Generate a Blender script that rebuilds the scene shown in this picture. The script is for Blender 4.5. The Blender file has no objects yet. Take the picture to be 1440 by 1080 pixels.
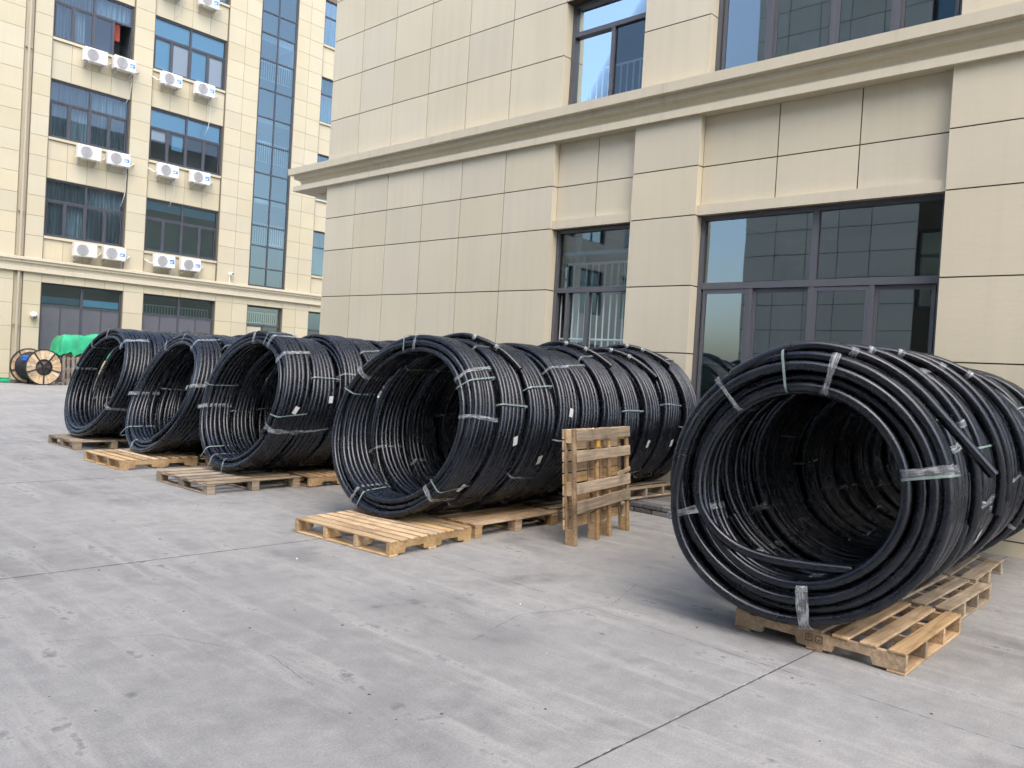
import bpy, bmesh, math, random
import numpy as np
from mathutils import Matrix, Vector
rad = math.radians
SC = bpy.context.scene
COL = SC.collection
random.seed(7)

# ------------------------------------------------------------------ camera, sky, sun, exposure
CAM_H = 1.6
YAW, PIT, ROL, FPX = rad(47.84565), rad(-1.06928), rad(3.3704), 1112.577
_v = Vector((math.sin(YAW)*math.cos(PIT), math.cos(YAW)*math.cos(PIT), math.sin(PIT)))
_r = Vector((math.cos(YAW), -math.sin(YAW), 0)); _u = _r.cross(_v)
_r2 = _r*math.cos(ROL) + _u*math.sin(ROL); _u2 = _u*math.cos(ROL) - _r*math.sin(ROL)
cam = bpy.data.objects.new('camera', bpy.data.cameras.new('camera'))
COL.objects.link(cam)
cam.data.sensor_fit = 'HORIZONTAL'; cam.data.sensor_width = 36.0
cam.data.lens = FPX/1440*36.0
cam.data.clip_start = 0.05; cam.data.clip_end = 2000
M = Matrix.Identity(4)
for i in range(3):
    M[i][0], M[i][1], M[i][2] = _r2[i], _u2[i], -_v[i]
M[2][3] = CAM_H
cam.matrix_world = M
SC.camera = cam

SUN_AZ, SUN_EL = rad(-148), rad(56)      # azimuth from +Y towards +X
sdir = Vector((math.sin(SUN_AZ)*math.cos(SUN_EL), math.cos(SUN_AZ)*math.cos(SUN_EL), math.sin(SUN_EL)))
W = bpy.data.worlds.new('World'); SC.world = W; W.use_nodes = True
wn = W.node_tree.nodes; wl = W.node_tree.links
sky = wn.new('ShaderNodeTexSky'); sky.sky_type = 'NISHITA'; sky.sun_disc = False
sky.sun_elevation = SUN_EL; sky.sun_rotation = SUN_AZ
sky.air_density = 1.0; sky.dust_density = 3.4; sky.ozone_density = 1.0; sky.altitude = 50
bg = wn['Background']; bg.inputs[1].default_value = 0.15
wl.new(sky.outputs[0], bg.inputs[0])
sl = bpy.data.lights.new('sun', 'SUN'); sl.energy = 0.85; sl.angle = rad(75); sl.color = (1.0, 0.98, 0.955)
sun = bpy.data.objects.new('sun', sl); COL.objects.link(sun)
sun.rotation_euler = sdir.to_track_quat('Z', 'Y').to_euler()
SC.view_settings.view_transform = 'Standard'; SC.view_settings.look = 'None'
SC.view_settings.exposure = 1.40; SC.view_settings.gamma = 1.0
SC.view_settings.use_curve_mapping = False
cy = SC.cycles
cy.max_bounces = 5; cy.diffuse_bounces = 3; cy.glossy_bounces = 2; cy.transmission_bounces = 2; cy.transparent_max_bounces = 6
cy.use_adaptive_sampling = True; cy.adaptive_threshold = 0.03; cy.adaptive_min_samples = 12; cy.caustics_reflective = False; cy.caustics_refractive = False

# ------------------------------------------------------------------ materials
def mat(name):
    m = bpy.data.materials.new(name); m.use_nodes = True
    nt = m.node_tree; b = nt.nodes['Principled BSDF']
    return m, nt, nt.nodes, nt.links, b
def setp(b, col=None, rough=None, spec=None, metal=None):
    if col is not None: b.inputs['Base Color'].default_value = (*col, 1)
    if rough is not None: b.inputs['Roughness'].default_value = rough
    if spec is not None: b.inputs['Specular IOR Level'].default_value = spec
    if metal is not None: b.inputs['Metallic'].default_value = metal
def noise(nt, vec, scale, detail=4, rough=.55, dist=0.0):
    n = nt.nodes.new('ShaderNodeTexNoise'); n.inputs['Scale'].default_value = scale
    n.inputs['Detail'].default_value = detail; n.inputs['Roughness'].default_value = rough
    n.inputs['Distortion'].default_value = dist
    if vec is not None: nt.links.new(vec, n.inputs['Vector'])
    return n.outputs['Fac']
def ramp(nt, fac, stops):
    r = nt.nodes.new('ShaderNodeValToRGB'); e = r.color_ramp.elements
    while len(e) < len(stops): e.new(.5)
    for el, (p, c) in zip(e, stops):
        el.position = p; el.color = (*c, 1) if len(c) == 3 else c
    nt.links.new(fac, r.inputs[0]); return r.outputs[0]
def mixc(nt, fac, a, b, mode='MIX'):
    m = nt.nodes.new('ShaderNodeMix'); m.data_type = 'RGBA'; m.blend_type = mode
    for sock, val in ((m.inputs[0], fac), (m.inputs[6], a), (m.inputs[7], b)):
        if hasattr(val, 'is_linked'): nt.links.new(val, sock)
        elif isinstance(val, (int, float)): sock.default_value = val
        else: sock.default_value = (*val, 1)
    return m.outputs[2]
def mapping(nt, vec, scale=(1,1,1), rot=(0,0,0), loc=(0,0,0)):
    m = nt.nodes.new('ShaderNodeMapping'); nt.links.new(vec, m.inputs[0])
    m.inputs['Scale'].default_value = scale; m.inputs['Rotation'].default_value = rot; m.inputs['Location'].default_value = loc
    return m.outputs[0]
def wpos(nt): return nt.nodes.new('ShaderNodeNewGeometry').outputs['Position']
def opos(nt): return nt.nodes.new('ShaderNodeTexCoord').outputs['Object']
def orand(nt): return nt.nodes.new('ShaderNodeObjectInfo').outputs['Random']
def math_(nt, op, a, b=0.0, clamp=False):
    m = nt.nodes.new('ShaderNodeMath'); m.operation = op; m.use_clamp = clamp
    for s, v in ((m.inputs[0], a), (m.inputs[1], b)):
        if hasattr(v, 'is_linked'): nt.links.new(v, s)
        else: s.default_value = v
    return m.outputs[0]
def bump(nt, b, h, strength=.2, dist=.01):
    n = nt.nodes.new('ShaderNodeBump'); n.inputs['Strength'].default_value = strength; n.inputs['Distance'].default_value = dist
    nt.links.new(h, n.inputs['Height']); nt.links.new(n.outputs[0], b.inputs['Normal'])

MAT = {}
def simple(name, col, rough=.6, spec=.5, metal=0.0, var=0.0, nscale=6):
    m, nt, N, L, b = mat(name); setp(b, col, rough, spec, metal)
    if var:
        f = noise(nt, opos(nt), nscale)
        c = ramp(nt, f, [(.3, tuple(x*(1-var) for x in col)), (.7, tuple(min(1, x*(1+var)) for x in col))])
        L.new(c, b.inputs['Base Color'])
    MAT[name] = m; return m

def panel_mat(name, col, streak=.10, low=None):
    m, nt, N, L, b = mat(name); setp(b, col, .75, .3)
    P = wpos(nt)
    big = noise(nt, mapping(nt, P, (.5, .5, .7)), 1.3, 1)
    fine = noise(nt, P, 60, 1, .6)
    st = noise(nt, mapping(nt, P, (7, 7, .35)), 1.0, 2, .6)
    c = mixc(nt, big, tuple(x*.93 for x in col), tuple(x*1.05 for x in col))
    c = mixc(nt, math_(nt, 'MULTIPLY', math_(nt, 'SUBTRACT', st, .45, True), streak*8, True), c, tuple(x*.80 for x in col))
    v = math_(nt, 'ADD', math_(nt, 'MULTIPLY', orand(nt), .08), .96)
    hsv = N.new('ShaderNodeHueSaturation'); L.new(c, hsv.inputs['Color']); L.new(v, hsv.inputs['Value'])
    sat = math_(nt, 'ADD', math_(nt, 'MULTIPLY', math_(nt, 'FRACT', math_(nt, 'MULTIPLY', orand(nt), 7.31)), .16), .92)
    L.new(sat, hsv.inputs['Saturation'])
    L.new(hsv.outputs[0], b.inputs['Base Color'])
    wob = noise(nt, mapping(nt, P, (1, 1, 3.5)), 6, 2, .6)
    bump(nt, b, math_(nt, 'ADD', math_(nt, 'MULTIPLY', fine, .25), wob), .22, .006)
    MAT[name] = m; return m
panel_mat('panel_near', (.60, .543, .41))
panel_mat('panel_far', (.545, .49, .35), .05)
panel_mat('panel_opposite', (.58, .575, .53))
# cornice: same paint with dirty run-off streaks (stains with a shape of their own)
m, nt, N, L, b = mat('cornice'); setp(b, rough=.8, spec=.2)
P = wpos(nt)
st = noise(nt, mapping(nt, P, (9, 9, .5)), 1.0, 5, .65)
pt = noise(nt, P, .55, 3)
c = ramp(nt, math_(nt, 'ADD', math_(nt, 'MULTIPLY', st, .6), math_(nt, 'MULTIPLY', pt, .5)), [(.34, (.44, .395, .305)), (.48, (.585, .527, .40)), (.75, (.625, .565, .43))])
L.new(c, b.inputs['Base Color']); bump(nt, b, noise(nt, P, 25, 4), .15, .004)
MAT['cornice'] = m
simple('joint', (.085, .07, .055), .9, .1)
simple('frame', (.10, .103, .118), .42, .5)
simple('frame_far', (.06, .066, .08), .45, .5)
simple('gate_panel', (.105, .108, .125), .5, .45, var=.08, nscale=2)
simple('room', (.24, .26, .265), .9, .1)
simple('joint_far', (.20, .175, .13), .9, .1)
simple('rail', (.86, .88, .89), .4, .5)
simple('blue_beam', (.16, .42, .62), .5)
simple('white_paint', (.78, .78, .77), .45, .4, var=.05)
simple('ac_grille', (.50, .50, .50), .5, .3)
simple('ac_dark', (.10, .10, .105), .6, .2)
simple('ac_wire', (.36, .36, .36), .5, .3)
simple('ac_blue', (.03, .22, .55), .4, .4)
simple('bracket', (.45, .44, .41), .6, .4, var=.15)
simple('hose', (.62, .60, .54), .6, .3)
simple('downpipe', (.42, .37, .28), .6, .3)
simple('steel_black', (.03, .03, .032), .5, .5, .3)
simple('cable', (.018, .018, .022), .5, .4)
simple('blue_cloth', (.02, .12, .5), .8, .2)
simple('blind_blue', (.25, .60, .85), .7, .2)
simple('blind_white', (.82, .84, .85), .7, .2)
simple('yellow_tag', (.65, .38, .03), .6)
simple('red_curtain', (.45, .10, .08), .9, .1)
m, nt, N, L, b = mat('curtain'); setp(b, (.22, .25, .28), .9, .1)
f = noise(nt, mapping(nt, opos(nt), (8, 8, .3)), 1.5, 3)
L.new(ramp(nt, f, [(.3, (.09, .11, .13)), (.7, (.34, .38, .42))]), b.inputs['Base Color']); MAT['curtain'] = m

def glass(name, refl, tint, gcol, bumpy=.0):
    m, nt, N, L, b = mat(name); N.remove(b); out = N['Material Output']
    tr = N.new('ShaderNodeBsdfTransparent'); tr.inputs[0].default_value = (*tint, 1)
    gl = N.new('ShaderNodeBsdfGlossy'); gl.inputs['Roughness'].default_value = .015; gl.inputs['Color'].default_value = (*gcol, 1)
    fr = N.new('ShaderNodeFresnel'); fr.inputs[0].default_value = 1.5
    f = math_(nt, 'ADD', fr.outputs[0], refl, True)
    mx = N.new('ShaderNodeMixShader'); L.new(f, mx.inputs[0]); L.new(tr.outputs[0], mx.inputs[1]); L.new(gl.outputs[0], mx.inputs[2])
    L.new(mx.outputs[0], out.inputs[0])
    if bumpy:
        n = N.new('ShaderNodeBump'); n.inputs['Strength'].default_value = bumpy; n.inputs['Distance'].default_value = .02
        L.new(noise(nt, wpos(nt), .9, 1), n.inputs['Height']); L.new(n.outputs[0], gl.inputs['Normal'])
    MAT[name] = m
glass('glass', .27, (.42, .54, .56), (.72, .83, .86), .06)
glass('glass_mid', .10, (.74, .86, .88), (.68, .80, .86), .01)
glass('glass_far', .26, (.48, .64, .68), (.60, .75, .79), .05)
glass('glass_thin', .06, (.92, .96, .98), (.8, .9, 1.0), .02)
glass('glass_clear', .08, (.60, .75, .80), (.8, .9, 1.0), .02)

# black polyethylene pipe
m, nt, N, L, b = mat('pipe'); setp(b, (.004, .006, .011), .22, .55)
P = opos(nt)
du = noise(nt, P, 6, 3, .65)
L.new(ramp(nt, du, [(.35, (.0045, .0055, .0085)), (.62, (.0085, .0098, .0135)), (.80, (.030, .032, .036))]), b.inputs['Base Color'])
L.new(ramp(nt, du, [(.3, (.22,)*3), (.55, (.28,)*3), (.8, (.42,)*3)]), b.inputs['Roughness'])
b.inputs['Specular Tint'].default_value = (.87, .92, 1.0, 1)
MAT['pipe'] = m
simple('pipe_inside', (.006, .006, .008), .7, .2)
# stretch film tape: milky clear plastic
m, nt, N, L, b = mat('tape'); N.remove(b); out = N['Material Output']
tr = N.new('ShaderNodeBsdfTransparent'); tr.inputs[0].default_value = (.92, .94, .95, 1)
pb = N.new('ShaderNodeBsdfPrincipled'); setp(pb, (.62, .66, .68), .28, .6)
at = N.new('ShaderNodeAttribute'); at.attribute_name = 'st'; P = at.outputs['Vector']
n1 = noise(nt, mapping(nt, P, (9, 70, 5)), 1.0, 2, .5, .8); n2 = noise(nt, mapping(nt, P, (22, 22, 7)), 1.0, 2, .5)
f = ramp(nt, math_(nt, 'ADD', math_(nt, 'MULTIPLY', n1, .65), math_(nt, 'MULTIPLY', n2, .35)), [(.34, (.06,)*3), (.52, (.27,)*3), (.72, (.72,)*3)])
bump(nt, pb, n1, .5, .004)
mx = N.new('ShaderNodeMixShader'); L.new(f, mx.inputs[0]); L.new(tr.outputs[0], mx.inputs[1]); L.new(pb.outputs[0], mx.inputs[2]); L.new(mx.outputs[0], out.inputs[0])
MAT['tape'] = m
simple('strap', (.20, .27, .25), .4, .5, var=.15, nscale=20)
m, nt, N, L, b = mat('label_paper'); setp(b, (.8, .8, .78), .6, .3)
w = N.new('ShaderNodeTexWave'); w.inputs['Scale'].default_value = 1.4; w.bands_direction = 'X'; w.inputs['Distortion'].default_value = 4; w.inputs['Detail'].default_value = 3
tc = N.new('ShaderNodeTexCoord'); L.new(mapping(nt, tc.outputs['Generated'], (3, 3, 3)), w.inputs[0])
L.new(ramp(nt, w.outputs['Fac'], [(.30, (.25, .25, .27)), (.42, (.80, .80, .79))]), b.inputs['Base Color']); MAT['label_paper'] = m

def wood(name, c0, c1, c2):
    m, nt, N, L, b = mat(name); setp(b, rough=.78, spec=.2)
    P = opos(nt); rnd = orand(nt)
    off = N.new('ShaderNodeCombineXYZ'); L.new(math_(nt, 'MULTIPLY', rnd, 17), off.inputs[0]); L.new(math_(nt, 'MULTIPLY', rnd, 31), off.inputs[1]); L.new(math_(nt, 'MULTIPLY', rnd, 11), off.inputs[2])
    va = N.new('ShaderNodeVectorMath'); L.new(P, va.inputs[0]); L.new(off.outputs[0], va.inputs[1])
    g = noise(nt, mapping(nt, va.outputs[0], (2.2, 45, 45)), 1.0, 5, .6, .6)
    k = noise(nt, va.outputs[0], 3.2, 4, .6)
    c = ramp(nt, g, [(.28, c0), (.5, c1), (.72, c2)])
    c = mixc(nt, math_(nt, 'MULTIPLY', math_(nt, 'SUBTRACT', k, .48, True), 3.4, True), c, tuple(x*.36 for x in c1))
    hsv = N.new('ShaderNodeHueSaturation'); L.new(c, hsv.inputs['Color'])
    L.new(math_(nt, 'ADD', math_(nt, 'MULTIPLY', rnd, .45), .75), hsv.inputs['Value'])
    L.new(math_(nt, 'ADD', math_(nt, 'MULTIPLY', math_(nt, 'FRACT', math_(nt, 'MULTIPLY', rnd, 5.7)), .35), .8), hsv.inputs['Saturation'])
    L.new(hsv.outputs[0], b.inputs['Base Color']); bump(nt, b, g, .3, .003); MAT[name] = m
wood('wood', (.27, .17, .09), (.44, .305, .175), (.56, .41, .25))
wood('wood_old', (.20, .155, .11), (.355, .285, .205), (.48, .395, .29))
wood('wood_new', (.40, .26, .13), (.58, .405, .225), (.68, .505, .31))
wood('wood_grey', (.10, .09, .08), (.19, .165, .14), (.27, .23, .19))
wood('wood_drum', (.55, .40, .24), (.70, .53, .34), (.78, .62, .42))
simple('stamp', (.15, .10, .065), .85, .1)
m, nt, N, L, b = mat('tarp'); setp(b, (.02, .36, .16), .55, .4)
L.new(ramp(nt, noise(nt, opos(nt), 2.2, 4), [(.3, (.012, .22, .10)), (.7, (.03, .46, .22))]), b.inputs['Base Color']); MAT['tarp'] = m
m, nt, N, L, b = mat('brick'); setp(b, rough=.9, spec=.1)
L.new(mixc(nt, orand(nt), (.10, .10, .105), (.20, .195, .19)), b.inputs['Base Color']); bump(nt, b, noise(nt, opos(nt), 30, 4), .5, .006); MAT['brick'] = m
simple('mortar', (.13, .125, .12), .95, .1, var=.2)

# concrete yard
STAINS = ((3.42, 4.0, .55, .9), (3.45, 3.1, .6, .8), (3.0, 5.0, .5, .6), (2.75, 4.15, .4, .6), (2.45, 2.9, .35, .6), (4.25, 2.5, .5, .6), (5.9, 3.6, .9, .7))
m, nt, N, L, b = mat('concrete'); setp(b, rough=.62, spec=.35)
P = wpos(nt)
blotch = noise(nt, P, .42, 3, .6, .4)
blotch2 = noise(nt, mapping(nt, P, (1, 1, 1), (0, 0, .5), (13, 4, 0)), 1.0, 4, .65, .5)
streak = noise(nt, mapping(nt, P, (5.0, .45, 1), (0, 0, rad(4))), 1.2, 4, .66, .3)
streak2 = noise(nt, mapping(nt, P, (7, .6, 1), (0, 0, rad(-14)), (3, 0, 0)), 1.1, 3, .6)
fine = noise(nt, P, 85, 3, .8)
mott = noise(nt, P, 6, 4, .68)
c = ramp(nt, blotch, [(.30, (.203, .201, .194)), (.5, (.275, .271, .259)), (.70, (.352, .344, .324))])
c = mixc(nt, math_(nt, 'MULTIPLY', math_(nt, 'SUBTRACT', blotch2, .52, True), 6.0, True), c, (.14, .14, .142))
c = mixc(nt, math_(nt, 'MULTIPLY', math_(nt, 'SUBTRACT', streak, .50, True), 4.6, True), c, (.43, .42, .396))
c = mixc(nt, math_(nt, 'MULTIPLY', math_(nt, 'SUBTRACT', .46, streak2, True), 2.2, True), c, (.215, .217, .22))
c = mixc(nt, .32, c, ramp(nt, mott, [(.3, (.13, .13, .13)), (.5, (.275, .273, .268)), (.72, (.47, .46, .44))]), 'MIX')
c = mixc(nt, .24, c, ramp(nt, fine, [(.3, (.07, .07, .07)), (.7, (.58, .57, .54))]))
for (sx, sy, sr, am) in STAINS:                  # old oil and rubber stains at their places
    dv = N.new('ShaderNodeVectorMath'); dv.operation = 'DISTANCE'; L.new(P, dv.inputs[0]); dv.inputs[1].default_value = (sx, sy, 0)
    k = math_(nt, 'SUBTRACT', 1.0, math_(nt, 'DIVIDE', dv.outputs['Value'], sr), True)
    k = math_(nt, 'MULTIPLY', math_(nt, 'SUBTRACT', math_(nt, 'ADD', k, math_(nt, 'ADD', math_(nt, 'MULTIPLY', math_(nt, 'SUBTRACT', mott, .5), 2.6), math_(nt, 'MULTIPLY', math_(nt, 'SUBTRACT', streak, .5), 2.2))), .42, True), am*1.1, True)
    c = mixc(nt, math_(nt, 'MULTIPLY', k, .75), c, (.125, .125, .13))
vo = N.new('ShaderNodeTexVoronoi'); vo.inputs['Scale'].default_value = 1.7; L.new(P, vo.inputs['Vector'])
sp = math_(nt, 'MULTIPLY', math_(nt, 'SUBTRACT', .062, math_(nt, 'ADD', vo.outputs['Distance'], math_(nt, 'MULTIPLY', math_(nt, 'SUBTRACT', mott, .5), .10)), True), 25, True)
c = mixc(nt, math_(nt, 'MULTIPLY', sp, .62), c, (.09, .09, .095))
L.new(c, b.inputs['Base Color'])
L.new(ramp(nt, blotch2, [(.35, (.72,)*3), (.65, (.5,)*3)]), b.inputs['Roughness'])
bump(nt, b, math_(nt, 'ADD', math_(nt, 'MULTIPLY', fine, .5), streak), .25, .004)
MAT['concrete'] = m

# ------------------------------------------------------------------ mesh helpers
class MB:
    def __init__(s): s.v = []; s.f = []; s.mi = []
    def add(s, verts, faces, mi=0):
        o = len(s.v); s.v.extend([tuple(p) for p in verts]); s.f.extend([tuple(i+o for i in f) for f in faces]); s.mi.extend([mi]*len(faces)); return s
    def box(s, a, b, mi=0):
        x0, y0, z0 = a; x1, y1, z1 = b
        return s.add([(x0,y0,z0),(x1,y0,z0),(x1,y1,z0),(x0,y1,z0),(x0,y0,z1),(x1,y0,z1),(x1,y1,z1),(x0,y1,z1)],
                     [(0,3,2,1),(4,5,6,7),(0,1,5,4),(1,2,6,5),(2,3,7,6),(3,0,4,7)], mi)
    def bbox(s, a, b, c=.004, mi=0):          # chamfered box
        bm = bmesh.new(); bmesh.ops.create_cube(bm, size=1)
        for v in bm.verts:
            v.co = Vector([a[i] + (v.co[i]+.5)*(b[i]-a[i]) for i in range(3)])
        bmesh.ops.bevel(bm, geom=bm.edges[:], offset=c, segments=1, affect='EDGES')
        bm.verts.index_update()
        s.add([v.co[:] for v in bm.verts], [[v.index for v in f.verts] for f in bm.faces], mi); bm.free(); return s
    def prism(s, poly, n0, n1, axes='xzy', mi=0):   # polygon in first two axes, extruded along third
        ix = ['xyz'.index(c) for c in axes]; k = len(poly); V = []
        for n in (n0, n1):
            for p in poly:
                q = [0, 0, 0]; q[ix[0]] = p[0]; q[ix[1]] = p[1]; q[ix[2]] = n; V.append(q)
        F = [tuple(range(k)), tuple(range(2*k-1, k-1, -1))] + [(i, i+k, (i+1) % k + k, (i+1) % k) for i in range(k)]
        return s.add(V, F, mi)
    def tube(s, pts, r, sides=8, mi=0, ref=(0, 0, 1), caps=True):
        P = np.array(pts, float); T = np.gradient(P, axis=0); T /= np.linalg.norm(T, axis=1)[:, None]
        ref = np.array(ref, float)
        Nn = np.cross(T, ref); ln = np.linalg.norm(Nn, axis=1)
        if ln.min() < 1e-3: Nn = np.cross(T, ref + np.array([.31, .17, .05])); ln = np.linalg.norm(Nn, axis=1)
        Nn /= ln[:, None]; B = np.cross(T, Nn)
        a = np.linspace(0, 2*np.pi, sides, endpoint=False)
        V = (P[:, None, :] + r*(np.cos(a)[None, :, None]*Nn[:, None, :] + np.sin(a)[None, :, None]*B[:, None, :])).reshape(-1, 3)
        n = len(P); F = []
        for i in range(n-1):
            for j in range(sides):
                j2 = (j+1) % sides
                F.append((i*sides+j, i*sides+j2, (i+1)*sides+j2, (i+1)*sides+j))
        if caps: F += [tuple(range(sides-1, -1, -1)), tuple(range((n-1)*sides, n*sides))]
        return s.add(V.tolist(), F, mi)
    def cyl(s, c, r, n0, n1, axis=1, seg=24, mi=0, r1=None):
        r1 = r if r1 is None else r1; V = []; o = [i for i in range(3) if i != axis]
        for n, rr in ((n0, r), (n1, r1)):
            for k in range(seg):
                q = [0, 0, 0]; q[axis] = n; q[o[0]] = c[0]+rr*math.cos(2*math.pi*k/seg); q[o[1]] = c[1]+rr*math.sin(2*math.pi*k/seg); V.append(q)
        F = [tuple(range(seg)), tuple(range(2*seg-1, seg-1, -1))] + [(i, i+seg, (i+1) % seg+seg, (i+1) % seg) for i in range(seg)]
        return s.add(V, F, mi)
    def ring(s, c, r0, r1, n0, n1, axis=1, seg=32, mi=0):
        V = []; o = [i for i in range(3) if i != axis]
        for n, rr in ((n0, r0), (n0, r1), (n1, r1), (n1, r0)):
            for k in range(seg):
                q = [0, 0, 0]; q[axis] = n; q[o[0]] = c[0]+rr*math.cos(2*math.pi*k/seg); q[o[1]] = c[1]+rr*math.sin(2*math.pi*k/seg); V.append(q)
        F = [(a*seg+i, ((a+1) % 4)*seg+i, ((a+1) % 4)*seg+(i+1) % seg, a*seg+(i+1) % seg) for a in range(4) for i in range(seg)]
        return s.add(V, F, mi)
    def mesh(s, name, mats, smooth=False):
        me = bpy.data.meshes.new(name); me.from_pydata(s.v, [], s.f)
        for mm in ([mats] if isinstance(mats, str) else mats): me.materials.append(MAT[mm])
        if any(s.mi): me.polygons.foreach_set('material_index', s.mi)
        if smooth: me.polygons.foreach_set('use_smooth', [True]*len(s.f))
        bm = bmesh.new(); bm.from_mesh(me); bmesh.ops.recalc_face_normals(bm, faces=bm.faces[:]); bm.to_mesh(me); bm.free()
        me.update(); return me
def link(name, me, parent=None, loc=(0, 0, 0), rot=(0, 0, 0)):
    o = bpy.data.objects.new(name, me); COL.objects.link(o); o.location = loc; o.rotation_euler = rot
    if parent is not None: o.parent = parent
    return o
def thing(name, label, cat, loc=(0, 0, 0), rot=(0, 0, 0), group=None):
    o = link(name, None, None, loc, rot); o.empty_display_size = .3
    return tag(o, label, cat, group)
def tag(o, label, cat, group=None):
    o['label'] = label; o['category'] = cat
    if group: o['group'] = group
    return o
def wpart(name, mb, mats, root, smooth=False, parent=None):     # mesh given in world coordinates, root unrotated
    l = root.location
    mb.v = [(p[0]-l[0], p[1]-l[1], p[2]-l[2]) for p in mb.v]
    return link(name, mb.mesh(name, mats, smooth), parent or root)
_cache = {}
def boxmesh(name, dims, m, chamfer=0.0):
    k = (name, tuple(round(d, 4) for d in dims), m, chamfer)
    if k not in _cache:
        mb = MB()
        (mb.bbox((0, 0, 0), dims, chamfer) if chamfer else mb.box((0, 0, 0), dims))
        _cache[k] = mb.mesh(name, m)
    return _cache[k]

# ------------------------------------------------------------------ ground: cast concrete slabs
ground = link('ground', MB().add([(-600,-600,0),(600,-600,0),(600,600,0),(-600,600,0)], [(0,1,2,3)]).mesh('ground', 'concrete'), None, (0, 0, -.022))
ground['kind'] = 'structure'
SA = rad(-2.6); SW, SL, GAP = 4.5, 4.07, .009
for i in range(-4, 8):
    for j in range(-4, 9):
        u, w = i*SW, j*SL
        me = boxmesh('concrete_slab', (SW-.0015, SL-GAP, .10), 'concrete')
        x = 4.36 + u*math.cos(SA) - w*math.sin(SA); y = 1.80 + u*math.sin(SA) + w*math.cos(SA)
        link('concrete_slab', me, ground, (x, y, .022-.10), (0, 0, SA))

simple('joint_dirt', (.10, .097, .09), .95, .1, var=.35, nscale=18)
simple('chip', (.37, .36, .335), .95, .1, var=.2, nscale=25)
def gpt(u, w): return (4.36+u*math.cos(SA)-w*math.sin(SA), 1.80+u*math.sin(SA)+w*math.cos(SA))
def ragged(name, pts, wmin, wmax, m, z, seed, skip=0.0):
    rn = random.Random(seed); mb = MB(); L_ = []
    for i, p in enumerate(pts):
        q = pts[min(i+1, len(pts)-1)]; p0 = pts[max(i-1, 0)]; d = Vector((q[0]-p0[0], q[1]-p0[1])).normalized(); n = Vector((-d.y, d.x))
        a, b_ = rn.uniform(wmin, wmax), rn.uniform(wmin, wmax); o = rn.uniform(-.002, .002)
        L_.append(((p[0]+n.x*(a+o), p[1]+n.y*(a+o), z), (p[0]-n.x*(b_-o), p[1]-n.y*(b_-o), z)))
    for (a, b_), (c, d) in zip(L_[:-1], L_[1:]):
        if rn.random() < skip: continue
        mb.add([a, b_, d, c], [(0, 1, 2, 3)])
    return link(name, mb.mesh(name, m), ground, (0, 0, .022))
def line(u0, w0, u1, w1, step): k = int(math.hypot(u1-u0, w1-w0)/step); return [gpt(u0+(u1-u0)*i/k, w0+(w1-w0)*i/k) for i in range(k+1)]
for j in (0, 1, 2, 3):
    ragged('joint_filler', line(-5, j*SL-GAP/2, 5, j*SL-GAP/2, .03), .0015, .0065, 'joint_dirt', .0012, 40+j, .06)
    if j < 2: ragged('joint_chips', line(-5, j*SL+.004, 5, j*SL+.004, .02), .002, .009, 'chip', .0006, 60+j, .75)
ragged('joint_filler', line(-.002, -2, -.002, 12, .05), .0005, .0022, 'joint_dirt', .0012, 50, .6)
def crack(pts, seed):
    rn = random.Random(seed); out = []
    for (a, b_), (c, d) in zip(pts[:-1], pts[1:]):
        k = max(2, int(math.hypot(c-a, d-b_)/.03))
        for i in range(k): out.append((a+(c-a)*i/k+rn.uniform(-.006, .006), b_+(d-b_)*i/k+rn.uniform(-.006, .006)))
    return out
ragged('crack', crack([(5.2, 3.3), (4.6, 3.1), (3.9, 3.35), (3.3, 3.2)], 1), .0006, .002, 'joint_dirt', .0012, 71, .1)
ragged('crack', crack([(1.5, 4.6), (2.0, 4.35), (2.3, 3.7), (2.25, 3.2)], 2), .0005, .0016, 'joint_dirt', .0012, 72, .15)

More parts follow.
